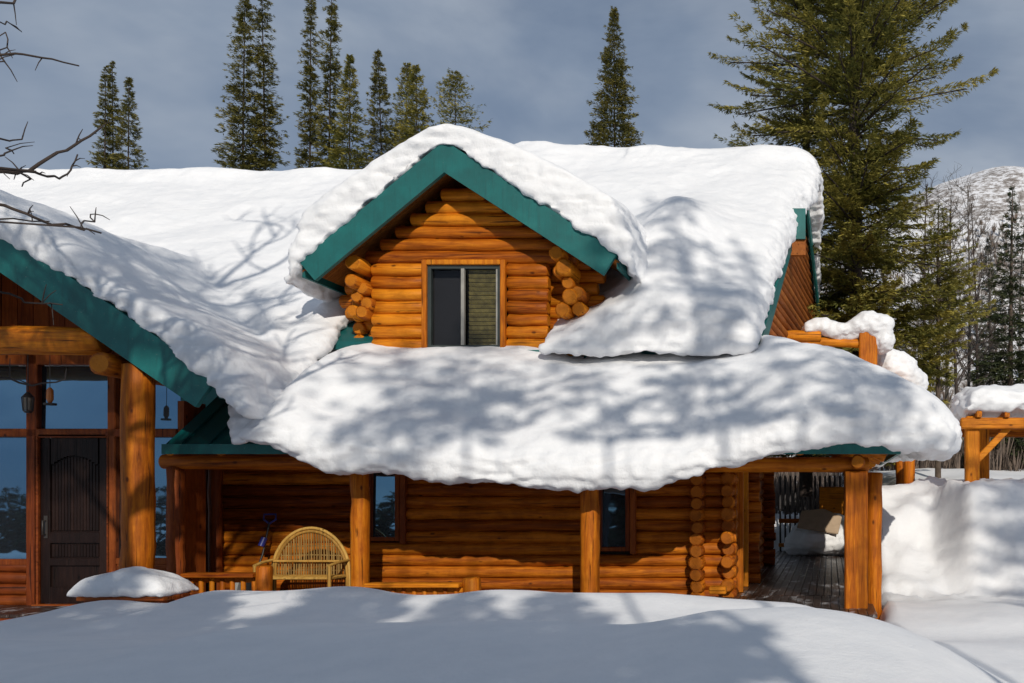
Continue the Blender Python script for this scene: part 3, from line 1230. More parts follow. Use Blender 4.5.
# ------------------------------------------------------------------ snow masses
def loft(mb, rings, strip=False):
    n = len(rings[0])
    vs, fs = [], []
    for r in rings:
        vs += r
    for i in range(len(rings) - 1):
        for k in range(n):
            k2 = (k + 1) % n
            fs.append((i * n + k, i * n + k2, (i + 1) * n + k2, (i + 1) * n + k))
    m = (len(rings) - 1) * n
    if strip:
        for k in range(n // 2 - 1):
            fs.append((k, n - 1 - k, n - 2 - k, k + 1))
            fs.append((m + k, m + k + 1, m + n - 2 - k, m + n - 1 - k))
    else:
        c0 = sum((Vector(p) for p in rings[0]), Vector()) / n
        c1 = sum((Vector(p) for p in rings[-1]), Vector()) / n
        vs += [tuple(c0), tuple(c1)]
        a, b = len(vs) - 2, len(vs) - 1
        for k in range(n):
            k2 = (k + 1) % n
            fs.append((a, k2, k))
            fs.append((b, m + k, m + k2))
    mb.add(vs, fs)


def solid(name, mb, mat, voxel, smooth_it, disp, label, cat, kind='stuff'):
    o = mb.build(name, mat)
    m = o.modifiers.new('r', 'REMESH')
    m.mode = 'VOXEL'
    m.voxel_size = voxel
    m.use_smooth_shade = True
    m = o.modifiers.new('s', 'SMOOTH')
    m.factor = .5
    m.iterations = smooth_it
    dg = bpy.context.evaluated_depsgraph_get()
    me = bpy.data.meshes.new_from_object(o.evaluated_get(dg))
    old = o.data
    o.modifiers.clear()
    o.data = me
    bpy.data.meshes.remove(old)
    me.name = name
    nv = len(me.vertices)
    co = np.empty(nv * 3, dtype=np.float32)
    me.vertices.foreach_get('co', co)
    nr = np.array([q.vector for q in me.vertex_normals], dtype=np.float32)
    co = co.reshape(-1, 3)
    steep = sstep((.74 - nr[:, 2]) / .45)
    out = np.zeros(nv)
    for k, (size, amp, rim) in enumerate(disp):
        f = 1 / size
        a = amp * (1 + (rim - 1) * steep)
        out += a * np.array([mnoise.noise(Vector((p[0] * f, p[1] * f, p[2] * f * (1.5 if k else 1)))) for p in co.tolist()])
    st2 = np.array([math.sin(p[2] * 38 + 7 * mnoise.noise(Vector((p[0] * .9, p[1] * .9, p[2] * 1.5)))) for p in co.tolist()])
    out += .011 * st2 * steep * (1 if voxel > .04 else .3)
    co += nr * out[:, None].astype(np.float32)
    me.vertices.foreach_set('co', co.ravel())
    me.update()
    me.polygons.foreach_set('use_smooth', np.ones(len(me.polygons), dtype=bool))
    return tag(o, label, cat, None, kind)


def roundp(d, a):
    d = min(max(d / a, 0), 1)
    return math.sqrt(max(0, 1 - (1 - d) ** 2))


SN = MB()
# (a) the long slab on the porch roof: outer lip path E, inner path T
LIP = [(150, 440), (230, 441), (262, 449), (300, 466), (340, 473), (400, 476), (440, 481), (500, 488), (560, 489), (600, 488), (640, 486), (680, 481), (720, 470), (760, 459), (800, 449), (850, 446), (900, 449), (960, 452), (1400, 452)]
E, T = [], []
for px in np.linspace(236, 880, 66):
    E.append((wx(px, 13.25), 13.25, float(interp(LIP, px))))
    T.append((min(wx(px, 13.25), -1.2), 15.75))
cx0, cy0, R0 = 1.05, 14.25, 1.0
for th in np.linspace(-80, 0, 12):
    a = math.radians(th)
    E.append((cx0 + R0 * math.cos(a), cy0 + R0 * math.sin(a), 451))
    T.append((-1.2, 15.75))
for Y in np.linspace(14.8, 21.6, 13):
    E.append((2.05 - .85 * float(sstep((Y - 15.6) / 2.6)), Y, 452))
    T.append((-1.2, max(15.75, Y)))
rings = []
for i, ((ex, ey, ly), (tx, ty)) in enumerate(zip(E, T)):
    L = math.hypot(tx - ex, ty - ey)
    dx, dy = (tx - ex) / L, (ty - ey) / L
    zl = EYE + (VY - ly) * 13.25 / F
    rt = 1.0
    zT = float(np.interp(ex, [-8, -5.2, -4.4, -2.2, -1.2, 0], [4.40, 4.36, 4.22, 4.22, 4.40, 4.52]))
    end = 1.0
    if i < 6: end = [.35, .62, .8, .9, .96, 1][i]
    bul = .12 * mnoise.noise(Vector((i * .21, 3.3, 0)))
    cs = [(.52, max(zl, 2.36) - 2.0 * 0), (.30, zl + .03), (.12, zl), (.02, zl + .07), (-.03, zl + .22), (.0, zl + .42), (.10, zl + .60), (.30, zl + .80 + bul), (.62, zl + 1.0 + bul)]
    z62 = zl + 1.0 + bul
    for u in (.40, .55, .7, .85, 1.0):
        n = .62 + (L - .62) * (u - .25) / .75
        q = (u - .25) / .75
        z = z62 + (zT - z62) * (q ** .92) + .20 * math.sin(math.pi * q)
        cs.append((n, z))
    cs += [(L, 3.7), (L - .5, 3.4), (.9 if L > 1.6 else .8, 2.62)]
    ring = []
    ms = sum(z for _, z in cs) / len(cs)
    for n, z in cs:
        if end < 1:
            lo = EZ + s * max(0, n - .4)
            z = lo + (z - lo) * end
        ring.append((ex + dx * n, ey + dy * n, z))
    rings.append(ring)
loft(SN, rings)
porch_snow = solid('porch_snow', SN, SNOW, .05, 6, [(1.1, .10, 1), (.42, .026, 1.6), (.20, .009, 5), (.10, .006, 5)], 'thick snow slab bulging over the long porch eave', 'snow')
SN = MB()


# (b) slabs on slopes that face the yard: section in Y
def yslab(stations, prof, rear=29.3):
    """stations: (x_front, x_ridge, x_rear, yfront, thick, zscale); prof(Y) = roof height"""
    rings = []
    for stt in stations:
        (xf, xr, xb, yf, T_) = stt[:5]
        blg = stt[5] if len(stt) > 5 else 0
        top, bot = [], []
        for q in np.concatenate([np.linspace(0, .1, 7), np.linspace(.13, 1, 30)]):
            Y = yf + (rear - yf) * q
            th = T_(Y) * roundp(Y - yf, .55) * roundp(rear - Y, .6)
            if Y < RY:
                X = xf + (xr - xf) * max(0, (Y - yf)) / (RY - yf)
            else:
                X = xr + (xb - xr) * (Y - RY) / (rear - RY)
            X += blg * math.exp(-((Y - 22.0) / 2.2) ** 2)
            top.append((X, Y, prof(Y) + th))
            bot.append((X, Y, prof(Y) - .05))
        # a nose that bulges over the eave
        top[0] = (top[0][0], top[0][1] - .02, prof(yf) + .02)
        top[1] = (top[1][0], top[1][1] - .16, top[1][2])
        top[2] = (top[2][0], top[2][1] - .16, top[2][2])
        top[3] = (top[3][0], top[3][1] - .09, top[3][2])
        rings.append(top + bot[::-1])
    loft(SN, rings, True)


def prof_main(Y):
    if Y > RY + .7:
        return RZ_ - (Y - RY) * .76 + .03
    if Y > RY - .7:                                    # rounded over the ridge
        u = (Y - RY) / .7
        return RZ_ - .38 * (u * u) * .7 - .12
    if Y > YW:
        return EZ2 + sl_m * (Y - EY)
    zz = EZ2 + sl_m * (YW - EY)
    return zz - (YW - Y) * .80


def TBX(k, x):
    f = TB1(k, True)
    return lambda Y: f(Y) + .85 * math.exp(-((x + 3.0) / .8) ** 2) * math.exp(-((Y - 17.2) / 1.3) ** 2)


def TB1(k, full=False):
    return lambda Y: (k + (1 - k) * float(sstep((Y - 16.6) / 1.8)) if k < 1 and full else k) * float(np.interp(Y, [15, 16.5, 18.5, 20.5, 22, 24, 29], [.66, .74, .80, .80, .86, .8, .7]))


st_ = []
for i, x in enumerate(np.linspace(-4.85, -1.75, 24)):
    k = float(np.interp(x, [-4.85, -4.6, -4.2, -3.7, -3.2, -2.5, -1], [.12, .22, .42, .70, 1.0, 1.0, 1.0]))
    q_ = max(0, (x + 3.2) / 1.45)
    st_.append((x, x + .55 * q_, x + 1.1 * q_, 15.05, TBX(k * (1 + .08 * mnoise.noise(Vector((x * .8, 1, 4)))), x)))
for e, k in ((0.0, 1.0), (.18, .97), (.30, .85), (.40, .62), (.45, .35)):
    st_.append((-1.70 + e, -1.10 + e * 1.15, -.55 + e * 1.2, 15.08, TB1(k), .40 * e / .45))
yslab(st_, lambda Y: prof_main(Y) + .12 if Y > EY else EZ2 + .12 - (EY - Y) * .3)
# left part of the main roof, running on down over the porch
st_ = []
for x in np.linspace(-24.8, -8.62, 80):
    yf = float(np.interp(x, [-25, -9.7, -9.3, -8.98, -8.6], [15.5, 15.4, 14.6, 13.4, 13.3]))
    k = float(np.interp(x, [-9.4, -8.95, -8.75, -8.62], [1.0, .92, .8, .5]))
    tf = lambda Y, k=k, x=x: k * (.40 + .06 * mnoise.noise(Vector((x * .7, Y * .7, 2))))
    st_.append((x, x, x, yf, tf))
yslab(st_, prof_main)
# strip of the upper roof behind the dormer
rings = []
for x in np.linspace(-9.0, -3.6, 18):
    kb = float(sstep((x + 7.6) / 2.4))
    top, bot = [], []
    for Y in np.linspace(18.0, 28.8, 26):
        top.append((x, Y, prof_main(Y) + (.44 * (1 - kb) + (TB1(1.0)(Y) + .12) * kb + .60 * math.exp(-((x + 7.35) / 1.0) ** 2)) * roundp(Y - 18.0, .5)))
        bot.append((x, Y, prof_main(Y) - .06))
    rings.append(top + bot[::-1])
loft(SN, rings, True)


# (c) gabled slabs with the ridge along Y: section in X
def xgable(ystations, zr, xa, xb, T_, nx=44, lip=.0):
    rings = []
    for (Y, k, inset) in ystations:
        top, bot = [], []
        a, b = xa + inset, xb - inset
        for X in np.concatenate([np.linspace(a, a + .35, 6), np.linspace(a + .45, b - .45, nx), np.linspace(b - .35, b, 6)]):
            rd = min(roundp(X - a, .42), roundp(b - X, .5))
            th = T_(X) * rd * k
            top.append((X, Y, zr(X) + th))
            bot.append((X, Y, zr(X) - .05))
        rings.append(top + bot[::-1])
    loft(SN, rings, True)


def zr_d(X):
    z = dorm_z(X)
    d = abs(X - AX)
    if d < .35:
        z -= .05 * (1 - d / .35)
    z += .03
    if X < LX: z = LZ - (LX - X) * 1.7
    if X > RX: z = RZ - (X - RX) * 1.15
    return z


TD = lambda X: float(np.interp(X, [-9.1, -8.6, -7.6, AX - .5, AX, AX + .5, -5, -4, -3.3, -2.8], [.72, .80, .70, .48, .36, .50, .76, .92, 1.0, .8]))
ys_ = [(14.90, .50, .10), (14.91, .82, .04), (14.98, .95, .01)] + [(Y, 1.0, 0) for Y in np.linspace(15.1, 20.3, 22)] + [(20.8, .8, .1)]
xgable(ys_, zr_d, LX - .26, RX + .28, TD)


def zr_g(X):
    return GZ - gs * abs(X - GX) if X <= TX else TZ - (X - TX) * 1.3


TG = lambda X: .40 + .10 * (1 if X > -9.4 else 0) + .05 * mnoise.noise(Vector((X * .9, 5, 5)))
ys_ = [(12.84, .25, .12), (12.87, .6, .05), (12.95, .9, 0)] + [(Y, 1.0, 0) for Y in np.linspace(13.1, 19.6, 26)] + [(19.9, .8, .1)]
xgable(ys_, zr_g, LX2 - .3, TX + .42, TG, 60)

roof_snow = solid('roof_snow', SN, SNOW, .05, 7, [(1.2, .10, 1), (.42, .024, 2.4), (.20, .009, 5), (.10, .006, 5)], 'thick rounded snow blanket over the cabin roofs and dormer', 'snow')


def snow_blob(name, pts, rad, label, voxel=.035, zs=.7, disp=((.3, .05, 1.3), (.1, .018, 1.6))):
    """a cap of snow made of overlapping lumps"""
    mb = MB()
    for (x, y, z), r in zip(pts, rad):
        bm = bmesh.new()
        bmesh.ops.create_icosphere(bm, subdivisions=2, radius=1)
        bm.verts.index_update()
        rr = r if isinstance(r, tuple) else (r, r, r * zs)
        mb.add([(x + q.co.x * rr[0], y + q.co.y * rr[1], z + q.co.z * rr[2]) for q in bm.verts], [tuple(q.index for q in f.verts) for f in bm.faces])
        bm.free()
    return solid(name, mb, SNOW, voxel, 6, disp, label, 'snow')


z_ = wz(326, BYY)
pts = [(-.45 + i * .16, BYY, wz(331 - 3 * math.sin(i), BYY) + .04) for i in range(10)]
pts += [(bx1 + .05, BYY, wz(322, BYY)), (bx1 + .22, BYY - .02, wz(326, BYY)), (bx1 + .34, BYY, wz(340, BYY)), (bx1 - .2, BYY, wz(326, BYY))]
rad = [(.2, .28, .20)] * 10 + [(.36, .36, .24), (.34, .36, .30), (.26, .3, .34), (.3, .33, .22)]
snow_blob('rail_snow', pts, rad, 'lumpy snow cap piled on the upper balcony post')
# second lump in front of it
snow_blob('rail_snow', [(bx1 + .75, 21.0, wz(372, 21)), (bx1 + .5, 21.0, wz(366, 21)), (bx1 + 1.05, 21.2, wz(384, 21.2))], [(.5, .6, .5), (.45, .6, .45), (.4, .6, .45)], 'smooth snow heap behind the porch roof edge below the balcony post')

# ------------------------------------------------------------------ pergola on the right
PGY = 18.0
pgx = wx(972, PGY)
G = thing('pergola', 'orange timber pergola frame under snow at the yard edge', 'pergola', (pgx + 1.6, PGY + 1.1, 1.8))
zb = wz(424, PGY)
for (x, y) in ((pgx, PGY), (pgx + .62, PGY + 2.4), (pgx + 3.4, PGY), (pgx + 3.4, PGY + 2.4)):
    mb = MB()
    mb.box((x, y, (1.3 + zb) / 2), (.27, .27, zb - 1.3 + .3), bev=.025)
    mb.build('post', LOGZ, G)
for y in (PGY, PGY + 2.4):
    mb = MB()
    mb.box((pgx + 1.7, y - (.15 if y == PGY else 0), zb), (3.9, .16, .22), bev=.02)
    mb.build('beam', LOGX, G)
mb = MB()
for x in np.arange(pgx + .1, pgx + 3.6, .55):
    mb.box((x, PGY + 1.2, zb + .17), (.1, 3.0, .12), bev=.01)
mb.build('cross_rail', LOGY, G)
for (sx, x) in ((1, pgx), (-1, pgx + 3.4)):
    mb = MB()
    mb.bar((x + sx * .1, PGY - .02, zb - .72), (x + sx * .72, PGY - .02, zb - .08), .12, .13, bev=.012)
    mb.build('brace', LOGX, G)
mb = MB()
rings = []
for x in np.linspace(pgx - .22, pgx + 3.8, 30):
    e = roundp(x - (pgx - .22), .3) * roundp(pgx + 3.8 - x, .3)
    t0 = .50 * e + .02 + .10 * mnoise.noise(Vector((x * 1.3, 4, 4)))
    y0_, y1_ = PGY - .42, PGY + 2.8
    rings.append([(x, y0_ + .12, zb + .22), (x, y0_, zb + .22 + t0 * .3), (x, y0_ + .12, zb + .22 + t0 * .8), (x, y0_ + .6, zb + .24 + t0), (x, PGY + 1.2, zb + .3 + t0 * 1.1),
                  (x, y1_ - .5, zb + .24 + t0), (x, y1_, zb + .22 + t0 * .4), (x, y1_ - .1, zb + .22)])
loft(mb, rings)
solid('pergola_snow', mb, SNOW, .05, 5, [(.5, .10, 1.4), (.15, .03, 2)], 'uneven snow layer lying on the timber pergola', 'snow')

# ------------------------------------------------------------------ small things on the porch
# round-backed wicker bench
BY = 14.85
bxc = wx(311, BY)
B = thing('wicker_bench', 'round-backed pale wicker bench beside the porch post', 'bench', (bxc, BY, 0))
rx_, zc_, zt_ = (wx(350, BY) - wx(272, BY)) / 2, .42, wz(528, BY)
arch = lambda k, n_=24: [(bxc + rx_ * k * math.cos(math.pi * i / n_), BY, zc_ + (zt_ - zc_) * k * math.sin(math.pi * i / n_)) for i in range(n_ + 1)]
mb = MB()
for k in (1.0, .93):
    mb.tube([(bxc + rx_ * k, BY, .05)] + arch(k) + [(bxc - rx_ * k, BY, .05)], .026, 8)
mb.tube([(bxc - rx_ * .93, BY - .03, .66), (bxc + rx_ * .93, BY - .03, .66)], .020, 8)
mb.build('back_frame', RATTAN, B)
mb = MB()
for i in range(29):
    u = -0.9 + 1.8 * i / 28
    zz = zc_ + (zt_ - zc_) * .93 * math.sqrt(max(0, 1 - (u / .93) ** 2))
    mb.tube([(bxc + rx_ * u, BY + .01, .35), (bxc + rx_ * u * 1.0 + random.uniform(-.01, .01), BY + .02, (.35 + zz) / 2), (bxc + rx_ * u, BY + .01, zz)], .012, 6)
for zz in (.50, .75, .9):
    hw = rx_ * .9 * math.sqrt(max(.02, 1 - ((zz - zc_) / (zt_ - zc_)) ** 2))
    mb.tube([(bxc - hw, BY + .02, zz), (bxc, BY + .03, zz + .01), (bxc + hw, BY + .02, zz)], .009, 6)
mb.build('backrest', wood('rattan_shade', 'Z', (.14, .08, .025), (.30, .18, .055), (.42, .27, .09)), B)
mb = MB()
for i in range(12):
    mb.tube([(bxc - rx_ * .93, BY - .05 - i * .042, .42), (bxc + rx_ * .93, BY - .05 - i * .042, .42)], .022, 6)
mb.build('seat', RATTAN, B)
for sx in (-1, 1):
    mb = MB()
    mb.tube([(bxc + sx * rx_ * .92, BY - .52, 0), (bxc + sx * rx_ * .92, BY - .52, .62)], .028, 8)
    mb.build('leg', RATTAN, B)
    mb = MB()
    mb.tube([(bxc + sx * rx_ * .92, BY - .54, .62), (bxc + sx * rx_ * .95, BY - .3, .66), (bxc + sx * rx_ * .96, BY, .68)], .026, 8)
    mb.build('armrest', RATTAN, B)

# snow shovel leaning on the wall
SH = thing('snow_shovel', 'dark snow shovel with a blue grip leaning on the log wall', 'shovel', (wx(256, 15.2), 15.2, 0))
sx_ = wx(258, 15.2)
mb = MB()
mb.tube([(sx_ - .06, 15.15, .28), (sx_ + .02, 15.3, .75), (sx_ + .07, 15.40, 1.28)], .017, 8)
mb.build('shaft', BLACK, SH)
mb = MB()
mb.tube([(sx_ + .07, 15.40, 1.26), (sx_ - .03, 15.40, 1.33), (sx_ - .02, 15.40, 1.42), (sx_ + .18, 15.40, 1.42), (sx_ + .18, 15.40, 1.33), (sx_ + .07, 15.40, 1.26)], .017, 8)
mb.build('grip', BLUE, SH)
mb = MB()
mb.tube([(sx_ - .0, 15.28, .88), (sx_ + .03, 15.33, 1.02)], .05, 8)
mb.build('hand_collar', BLUE, SH)
mb = MB()
n = 8
for i in range(n):
    u0, u1 = -1 + 2 * i / n, -1 + 2 * (i + 1) / n
    f0, f1 = .06 * u0 * u0, .06 * u1 * u1
    q = [(sx_ - .06 + .23 * u0, 15.17 - f0, .42), (sx_ - .06 + .23 * u1, 15.17 - f1, .42), (sx_ - .08 + .23 * u1, 15.02 - f1, .02), (sx_ - .08 + .23 * u0, 15.02 - f0, .02)]
    mb.slab(q, .012, .5, (0, -1, 0))
mb.build('blade', BLACK, SH)

# snow capped bench in front of the entry
BY2 = 12.55
bc = wx(137, BY2)
S = thing('porch_bench', 'low dark timber bench buried under a snow cap before the entry post', 'bench', (bc, BY2, .0))
bw_ = wx(180, BY2) - wx(95, BY2)
zt2 = wz(594, BY2)
mb = MB()
for k in range(4):
    mb.box((bc + .03, BY2 - .27 + k * .18, zt2 - .03), (bw_, .165, .06), bev=.012)
mb.build('seat', REDX, S)
for sx in (-1, 1):
    for sy in (-1, 1):
        mb = MB()
        mb.box((bc + .03 + sx * (bw_ / 2 - .1), BY2 + sy * .24, (zt2 - .06 - .2) / 2), (.1, .1, zt2 - .06 + .2), bev=.012)
        mb.build('leg', RED, S)
mb = MB()
rings = []
for x in np.linspace(bc - bw_ / 2 - .05, bc + bw_ / 2 + .03, 18):
    e = roundp(x - (bc - bw_ / 2 - .05), .25) * roundp(bc + bw_ / 2 + .03 - x, .35)
    t0 = .03 + (.29 + .05 * math.sin(x * 5)) * e
    rings.append([(x, BY2 - .38, zt2 - .0), (x, BY2 - .42, zt2 + t0 * .35), (x, BY2 - .3, zt2 + t0 * .85), (x, BY2, zt2 + t0), (x, BY2 + .3, zt2 + t0 * .85), (x, BY2 + .42, zt2 + t0 * .35), (x, BY2 + .38, zt2)])
loft(mb, rings)
solid('bench_snow', mb, SNOW, .03, 5, [(.35, .04, 1.3), (.1, .008, 2)], 'pillow of snow on the low bench by the entry', 'snow')

# lantern and ornament hanging inside the entry gable
LYY = 13.25
lx, lz = wx(28, LYY), wz(404, LYY)
LN = thing('hanging_lantern', 'black iron lantern hanging from the entry tie log', 'lantern', (lx, LYY, lz))
mb = MB()
mb.tube([(lx, LYY, lz + .2), (lx, LYY, wz(348, LYY))], .007, 6)
mb.build('chain', IRON, LN)
mb = MB()
mb.tube([(lx, LYY, lz + .10), (lx, LYY, lz + .18)], [.075, .015], 6)
mb.tube([(lx, LYY, lz - .13), (lx, LYY, lz - .10)], [.04, .06], 6)
for k in range(6):
    a = k * math.pi / 3
    mb.tube([(lx + .058 * math.cos(a), LYY + .058 * math.sin(a), lz - .10), (lx + .075 * math.cos(a), LYY + .075 * math.sin(a), lz + .10)], .007, 5)
mb.build('cage', IRON, LN)
mb = MB()
mb.tube([(lx, LYY, lz - .09), (lx, LYY, lz + .095)], [.045, .055], 10)
mb.build('glass', plain('lantern_glass', (.14, .11, .08), .15), LN)
ox, oz = wx(50, LYY), wz(395, LYY)
O_ = thing('hanging_feeder', 'small amber feeder hanging beside the lantern', 'bird feeder', (ox, LYY, oz))
mb = MB()
mb.tube([(ox, LYY, oz - .12), (ox, LYY, oz - .06), (ox, LYY, oz + .07), (ox, LYY, oz + .11)], [.02, .045, .042, .015], 10)
mb.build('bottle', AMBER, O_)
mb = MB()
mb.tube([(ox, LYY, oz + .1), (ox, LYY, wz(350, LYY))], .005, 5)
mb.tube([(ox, LYY, oz - .15), (ox, LYY, oz - .12)], .08, 10)
mb.build('hanger', IRON, O_)

# tan sheet over the snow heap on the side deck
TY = 25.6
TB = thing('plywood_sheet', 'tan board lying tilted on the heap at the end of the deck', 'board', (-.3, TY, 0))
mb = MB()
q = [(wx(797, TY), TY, wz(527, TY)), (wx(838, TY), TY - .2, wz(533, TY)), (wx(842, TY), TY + .3, wz(517, TY)), (wx(824, TY), TY + .5, wz(509, TY)), (wx(801, TY), TY + .5, wz(511, TY))]
mb.slab(q, .03, .5, (0, .3, -1))
mb.build('sheet', TAN, TB)
snow_blob('deck_snow', [(-.5, 26.4, .5), (.1, 26.5, .55), (.45, 26.3, .45), (-.9, 26.6, .3), (-.2, 25.95, .45)], [(.7, .6, .62), (.7, .6, .70), (.5, .6, .6), (.5, .5, .4), (.7, .5, .4)], 'heap of snow left at the far end of the side deck', .06)


# ------------------------------------------------------------------ trees
def conifer(name, label, x, y, zb, Ht, R, seed, group=None, p=.85, cb=.04, nb=260, dens=9.0, spray=.34, wid=.42, mat=FIR, up=(-.25, .55), droop=.25, trunk_r=None,
            fan=2, gappy=.0, shape=None, trunk_mat=BARK, limbs=0, lat=.30, rag=0.0):
    rng = np.random.default_rng(seed)
    root = thing(name, label, 'tree', (x, y, zb), group)
    tr = trunk_r or Ht * .012
    lean = rng.normal(0, .006, 2) * Ht
    mb = MB()
    pts, rad = [], []
    for i in range(9):
        t = i / 8
        pts.append((x + lean[0] * t * t, y + lean[1] * t * t, zb - .5 + (Ht + .4) * t))
        rad.append(tr * (1 - t) ** .8 + .012)
    mb.tube(pts, rad, 8, None, True, .15, seed)
    # branch axes
    t = rng.random(nb) ** 1.25
    t = np.sort(cb + (1 - cb) * t)
    az = rng.random(nb) * 2 * math.pi + np.arange(nb) * 2.4
    prof = (1 - t) ** p + .015
    if shape is not None:
        prof = np.interp(t, [s_[0] for s_ in shape], [s_[1] for s_ in shape])
    L = R * prof * rng.uniform(.62, 1.12, nb)
    L *= np.where(rng.random(nb) < gappy, .45, 1)
    if rag:
        L *= np.array([max(.35, 1 + rag * mnoise.noise(Vector((math.cos(a_) * 1.3 + seed, math.sin(a_) * 1.3, q_ * 9)))) for a_, q_ in zip(az, t)])
    el = up[0] + (up[1] - up[0]) * t + rng.normal(0, .12, nb)
    P, D, S, U, TN = [], [], [], [], []
    for i in range(nb):
        m = max(5, int(L[i] * dens * rng.uniform(.8, 1.2)))
        u = np.sort(rng.random(m)) ** .75 * .96 + .04
        d = np.array([math.cos(az[i]) * math.cos(el[i]), math.sin(az[i]) * math.cos(el[i]), math.sin(el[i])])
        base = np.array([x + lean[0] * t[i] ** 2, y + lean[1] * t[i] ** 2, zb + Ht * t[i] - .1])
        dr = np.zeros((m, 3))
        dr[:, 2] = -droop * L[i] * u ** 1.6 + .10 * L[i] * u ** 5
        pos = base + d * (u * L[i])[:, None] + dr
        side = np.array([-d[1], d[0], 0])
        side /= np.linalg.norm(side) + 1e-9
        pos += rng.normal(0, .05, (m, 3)) * spray
        clump = rng.random()
        if limbs and L[i] > limbs:
            uu = np.linspace(0, .8, 4)
            bp = [tuple(base + d * (q * L[i]) + np.array([0, 0, -droop * L[i] * q ** 1.6])) for q in uu]
            mb.tube(bp, [tr * .13 * (1 - .8 * q) + .006 for q in uu], 5, None, False)
        for _ in range(fan):
            off = rng.uniform(-1, 1, m) * lat * L[i] * (1.05 - u)
            pp = pos + side[None, :] * off[:, None] + d[None, :] * (np.abs(off) * .55)[:, None]
            pp[:, 2] -= np.abs(off) * .25 - rng.normal(0, .05, m) * spray
            ang = np.sign(off) * .5 + rng.normal(0, .5, m)
            dd = d[None, :] * np.cos(ang)[:, None] + side[None, :] * np.sin(ang)[:, None]
            dd[:, 2] += rng.normal(-.1, .28, m)
            dd /= np.linalg.norm(dd, axis=1)[:, None]
            ln = spray * rng.uniform(.55, 1.25, m) * (1 - .35 * u) * (1 - .6 * t[i] ** 2)
            nrm = np.array([0, 0, 1.0])[None, :] + rng.normal(0, .55, (m, 3))
            sd2 = np.cross(dd, nrm)
            sd2 /= np.linalg.norm(sd2, axis=1)[:, None] + 1e-9
            P.append(pp)
            D.append(dd * ln[:, None])
            S.append(sd2 * (ln * wid * .5)[:, None])
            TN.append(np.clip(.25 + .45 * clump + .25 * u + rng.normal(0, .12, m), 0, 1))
    P, D, S, TN = np.concatenate(P), np.concatenate(D), np.concatenate(S), np.concatenate(TN)
    V = np.stack([P, P + D * .42 + S, P + D, P + D * .42 - S], 1)
    V[:, 2, 2] -= .06 * spray
    n = len(P)
    q = np.arange(n * 4).reshape(n, 4)
    mb.build('trunk', trunk_mat, root, False)
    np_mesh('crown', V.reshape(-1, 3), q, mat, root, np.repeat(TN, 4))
    return root


GB = 'conifers on the rise behind the cabin roof'


def back_tree(px, top, halfw, ybase, Y, seed, label, name='fir_tree', **kw):
    """a tree whose tip stands at (px, top) and whose crown is halfw pixels wide at ybase (levels measured against the roof line)"""
    kw['nb'] = int(kw.get('nb', 300) * 2.6)
    kw['fan'] = 7
    kw['wid'] = .22
    kw['spray'] = .38
    kw['trunk_mat'] = DARKBARK
    kw['lat'] = .4
    kw['trunk_r'] = .08
    x = wx(px, Y)
    zb = max(gz(x, Y), .3)
    zt = wz(top, Y)
    Ht = zt - zb
    t = (wz(ybase, Y) - zb) / Ht
    p = kw.pop('p', .8)
    R = halfw * Y / F / max(.12, (1 - t) ** p)
    return conifer(name, label, x, y=Y, zb=zb, Ht=Ht, R=R, seed=seed, group=GB, p=p, **kw)


back_tree(103, 62, 14, 175, 44, 11, 'dark slim fir, left of the close pair at the far left of the roof line', p=.75, nb=300, spray=.42, dens=8)
back_tree(114, 64, 12, 175, 45, 13, 'narrow fir squeezed in the middle of the far left clump', p=.75, nb=280, spray=.40, dens=8)
back_tree(127, 74, 16, 175, 44, 12, 'shorter slim fir, right of the close pair at the far left of the roof line', p=.7, nb=300, spray=.42, dens=8)
back_tree(241, -22, 25, 175, 42, 21, 'widest tall ragged fir rising past the picture top left of the dormer', p=.55, nb=460, spray=.42, dens=6, gappy=.35, droop=.35)
back_tree(268, -30, 21, 175, 43, 22, 'tall thin fir close beside the widest ragged fir', p=.5, nb=420, spray=.42, dens=6, gappy=.35, droop=.35)
back_tree(309, -14, 16, 175, 42, 23, 'tall sparse fir with a bare lower stem, left of the twin stems', p=.45, nb=330, spray=.40, dens=6, gappy=.4, droop=.35)
back_tree(327, -20, 18, 175, 41, 24, 'tall sparse fir with a bare lower stem, right of the twin stems', p=.45, nb=340, spray=.40, dens=6, gappy=.4, droop=.35)
back_tree(349, 53, 23, 165, 40, 25, 'bushy olive fir of middle height beside the tall sparse pair', p=.8, nb=420, spray=.40, dens=8, mat=FIRB)
back_tree(387, 53, 17, 150, 42, 26, 'pointed fir behind the left slope of the dormer', p=.7, nb=360, spray=.42, dens=8)
back_tree(403, 60, 20, 140, 43, 27, 'blunt fir just right of the pointed one behind the dormer', p=.6, nb=380, spray=.42, dens=8, mat=FIRB)
back_tree(419, 64, 20, 135, 41, 28, 'leafy green fir in the clump over the dormer slope', p=.6, nb=380, spray=.42, dens=8, mat=FIRB)
back_tree(456, 70, 34, 130, 40, 29, 'broad open-topped fir peeking over the dormer peak', p=.45, nb=420, spray=.46, dens=6, gappy=.3, mat=FIRB)
back_tree(615, 5, 31, 150, 40, 31, 'lone cone-shaped fir standing above the long right roof', p=.8, nb=520, spray=.42, dens=9)
back_tree(990, 236, 4, 250, 60, 35, 'small faint spruce seen on the scrub slope', 'spruce_tree', nb=160, mat=FIRD)
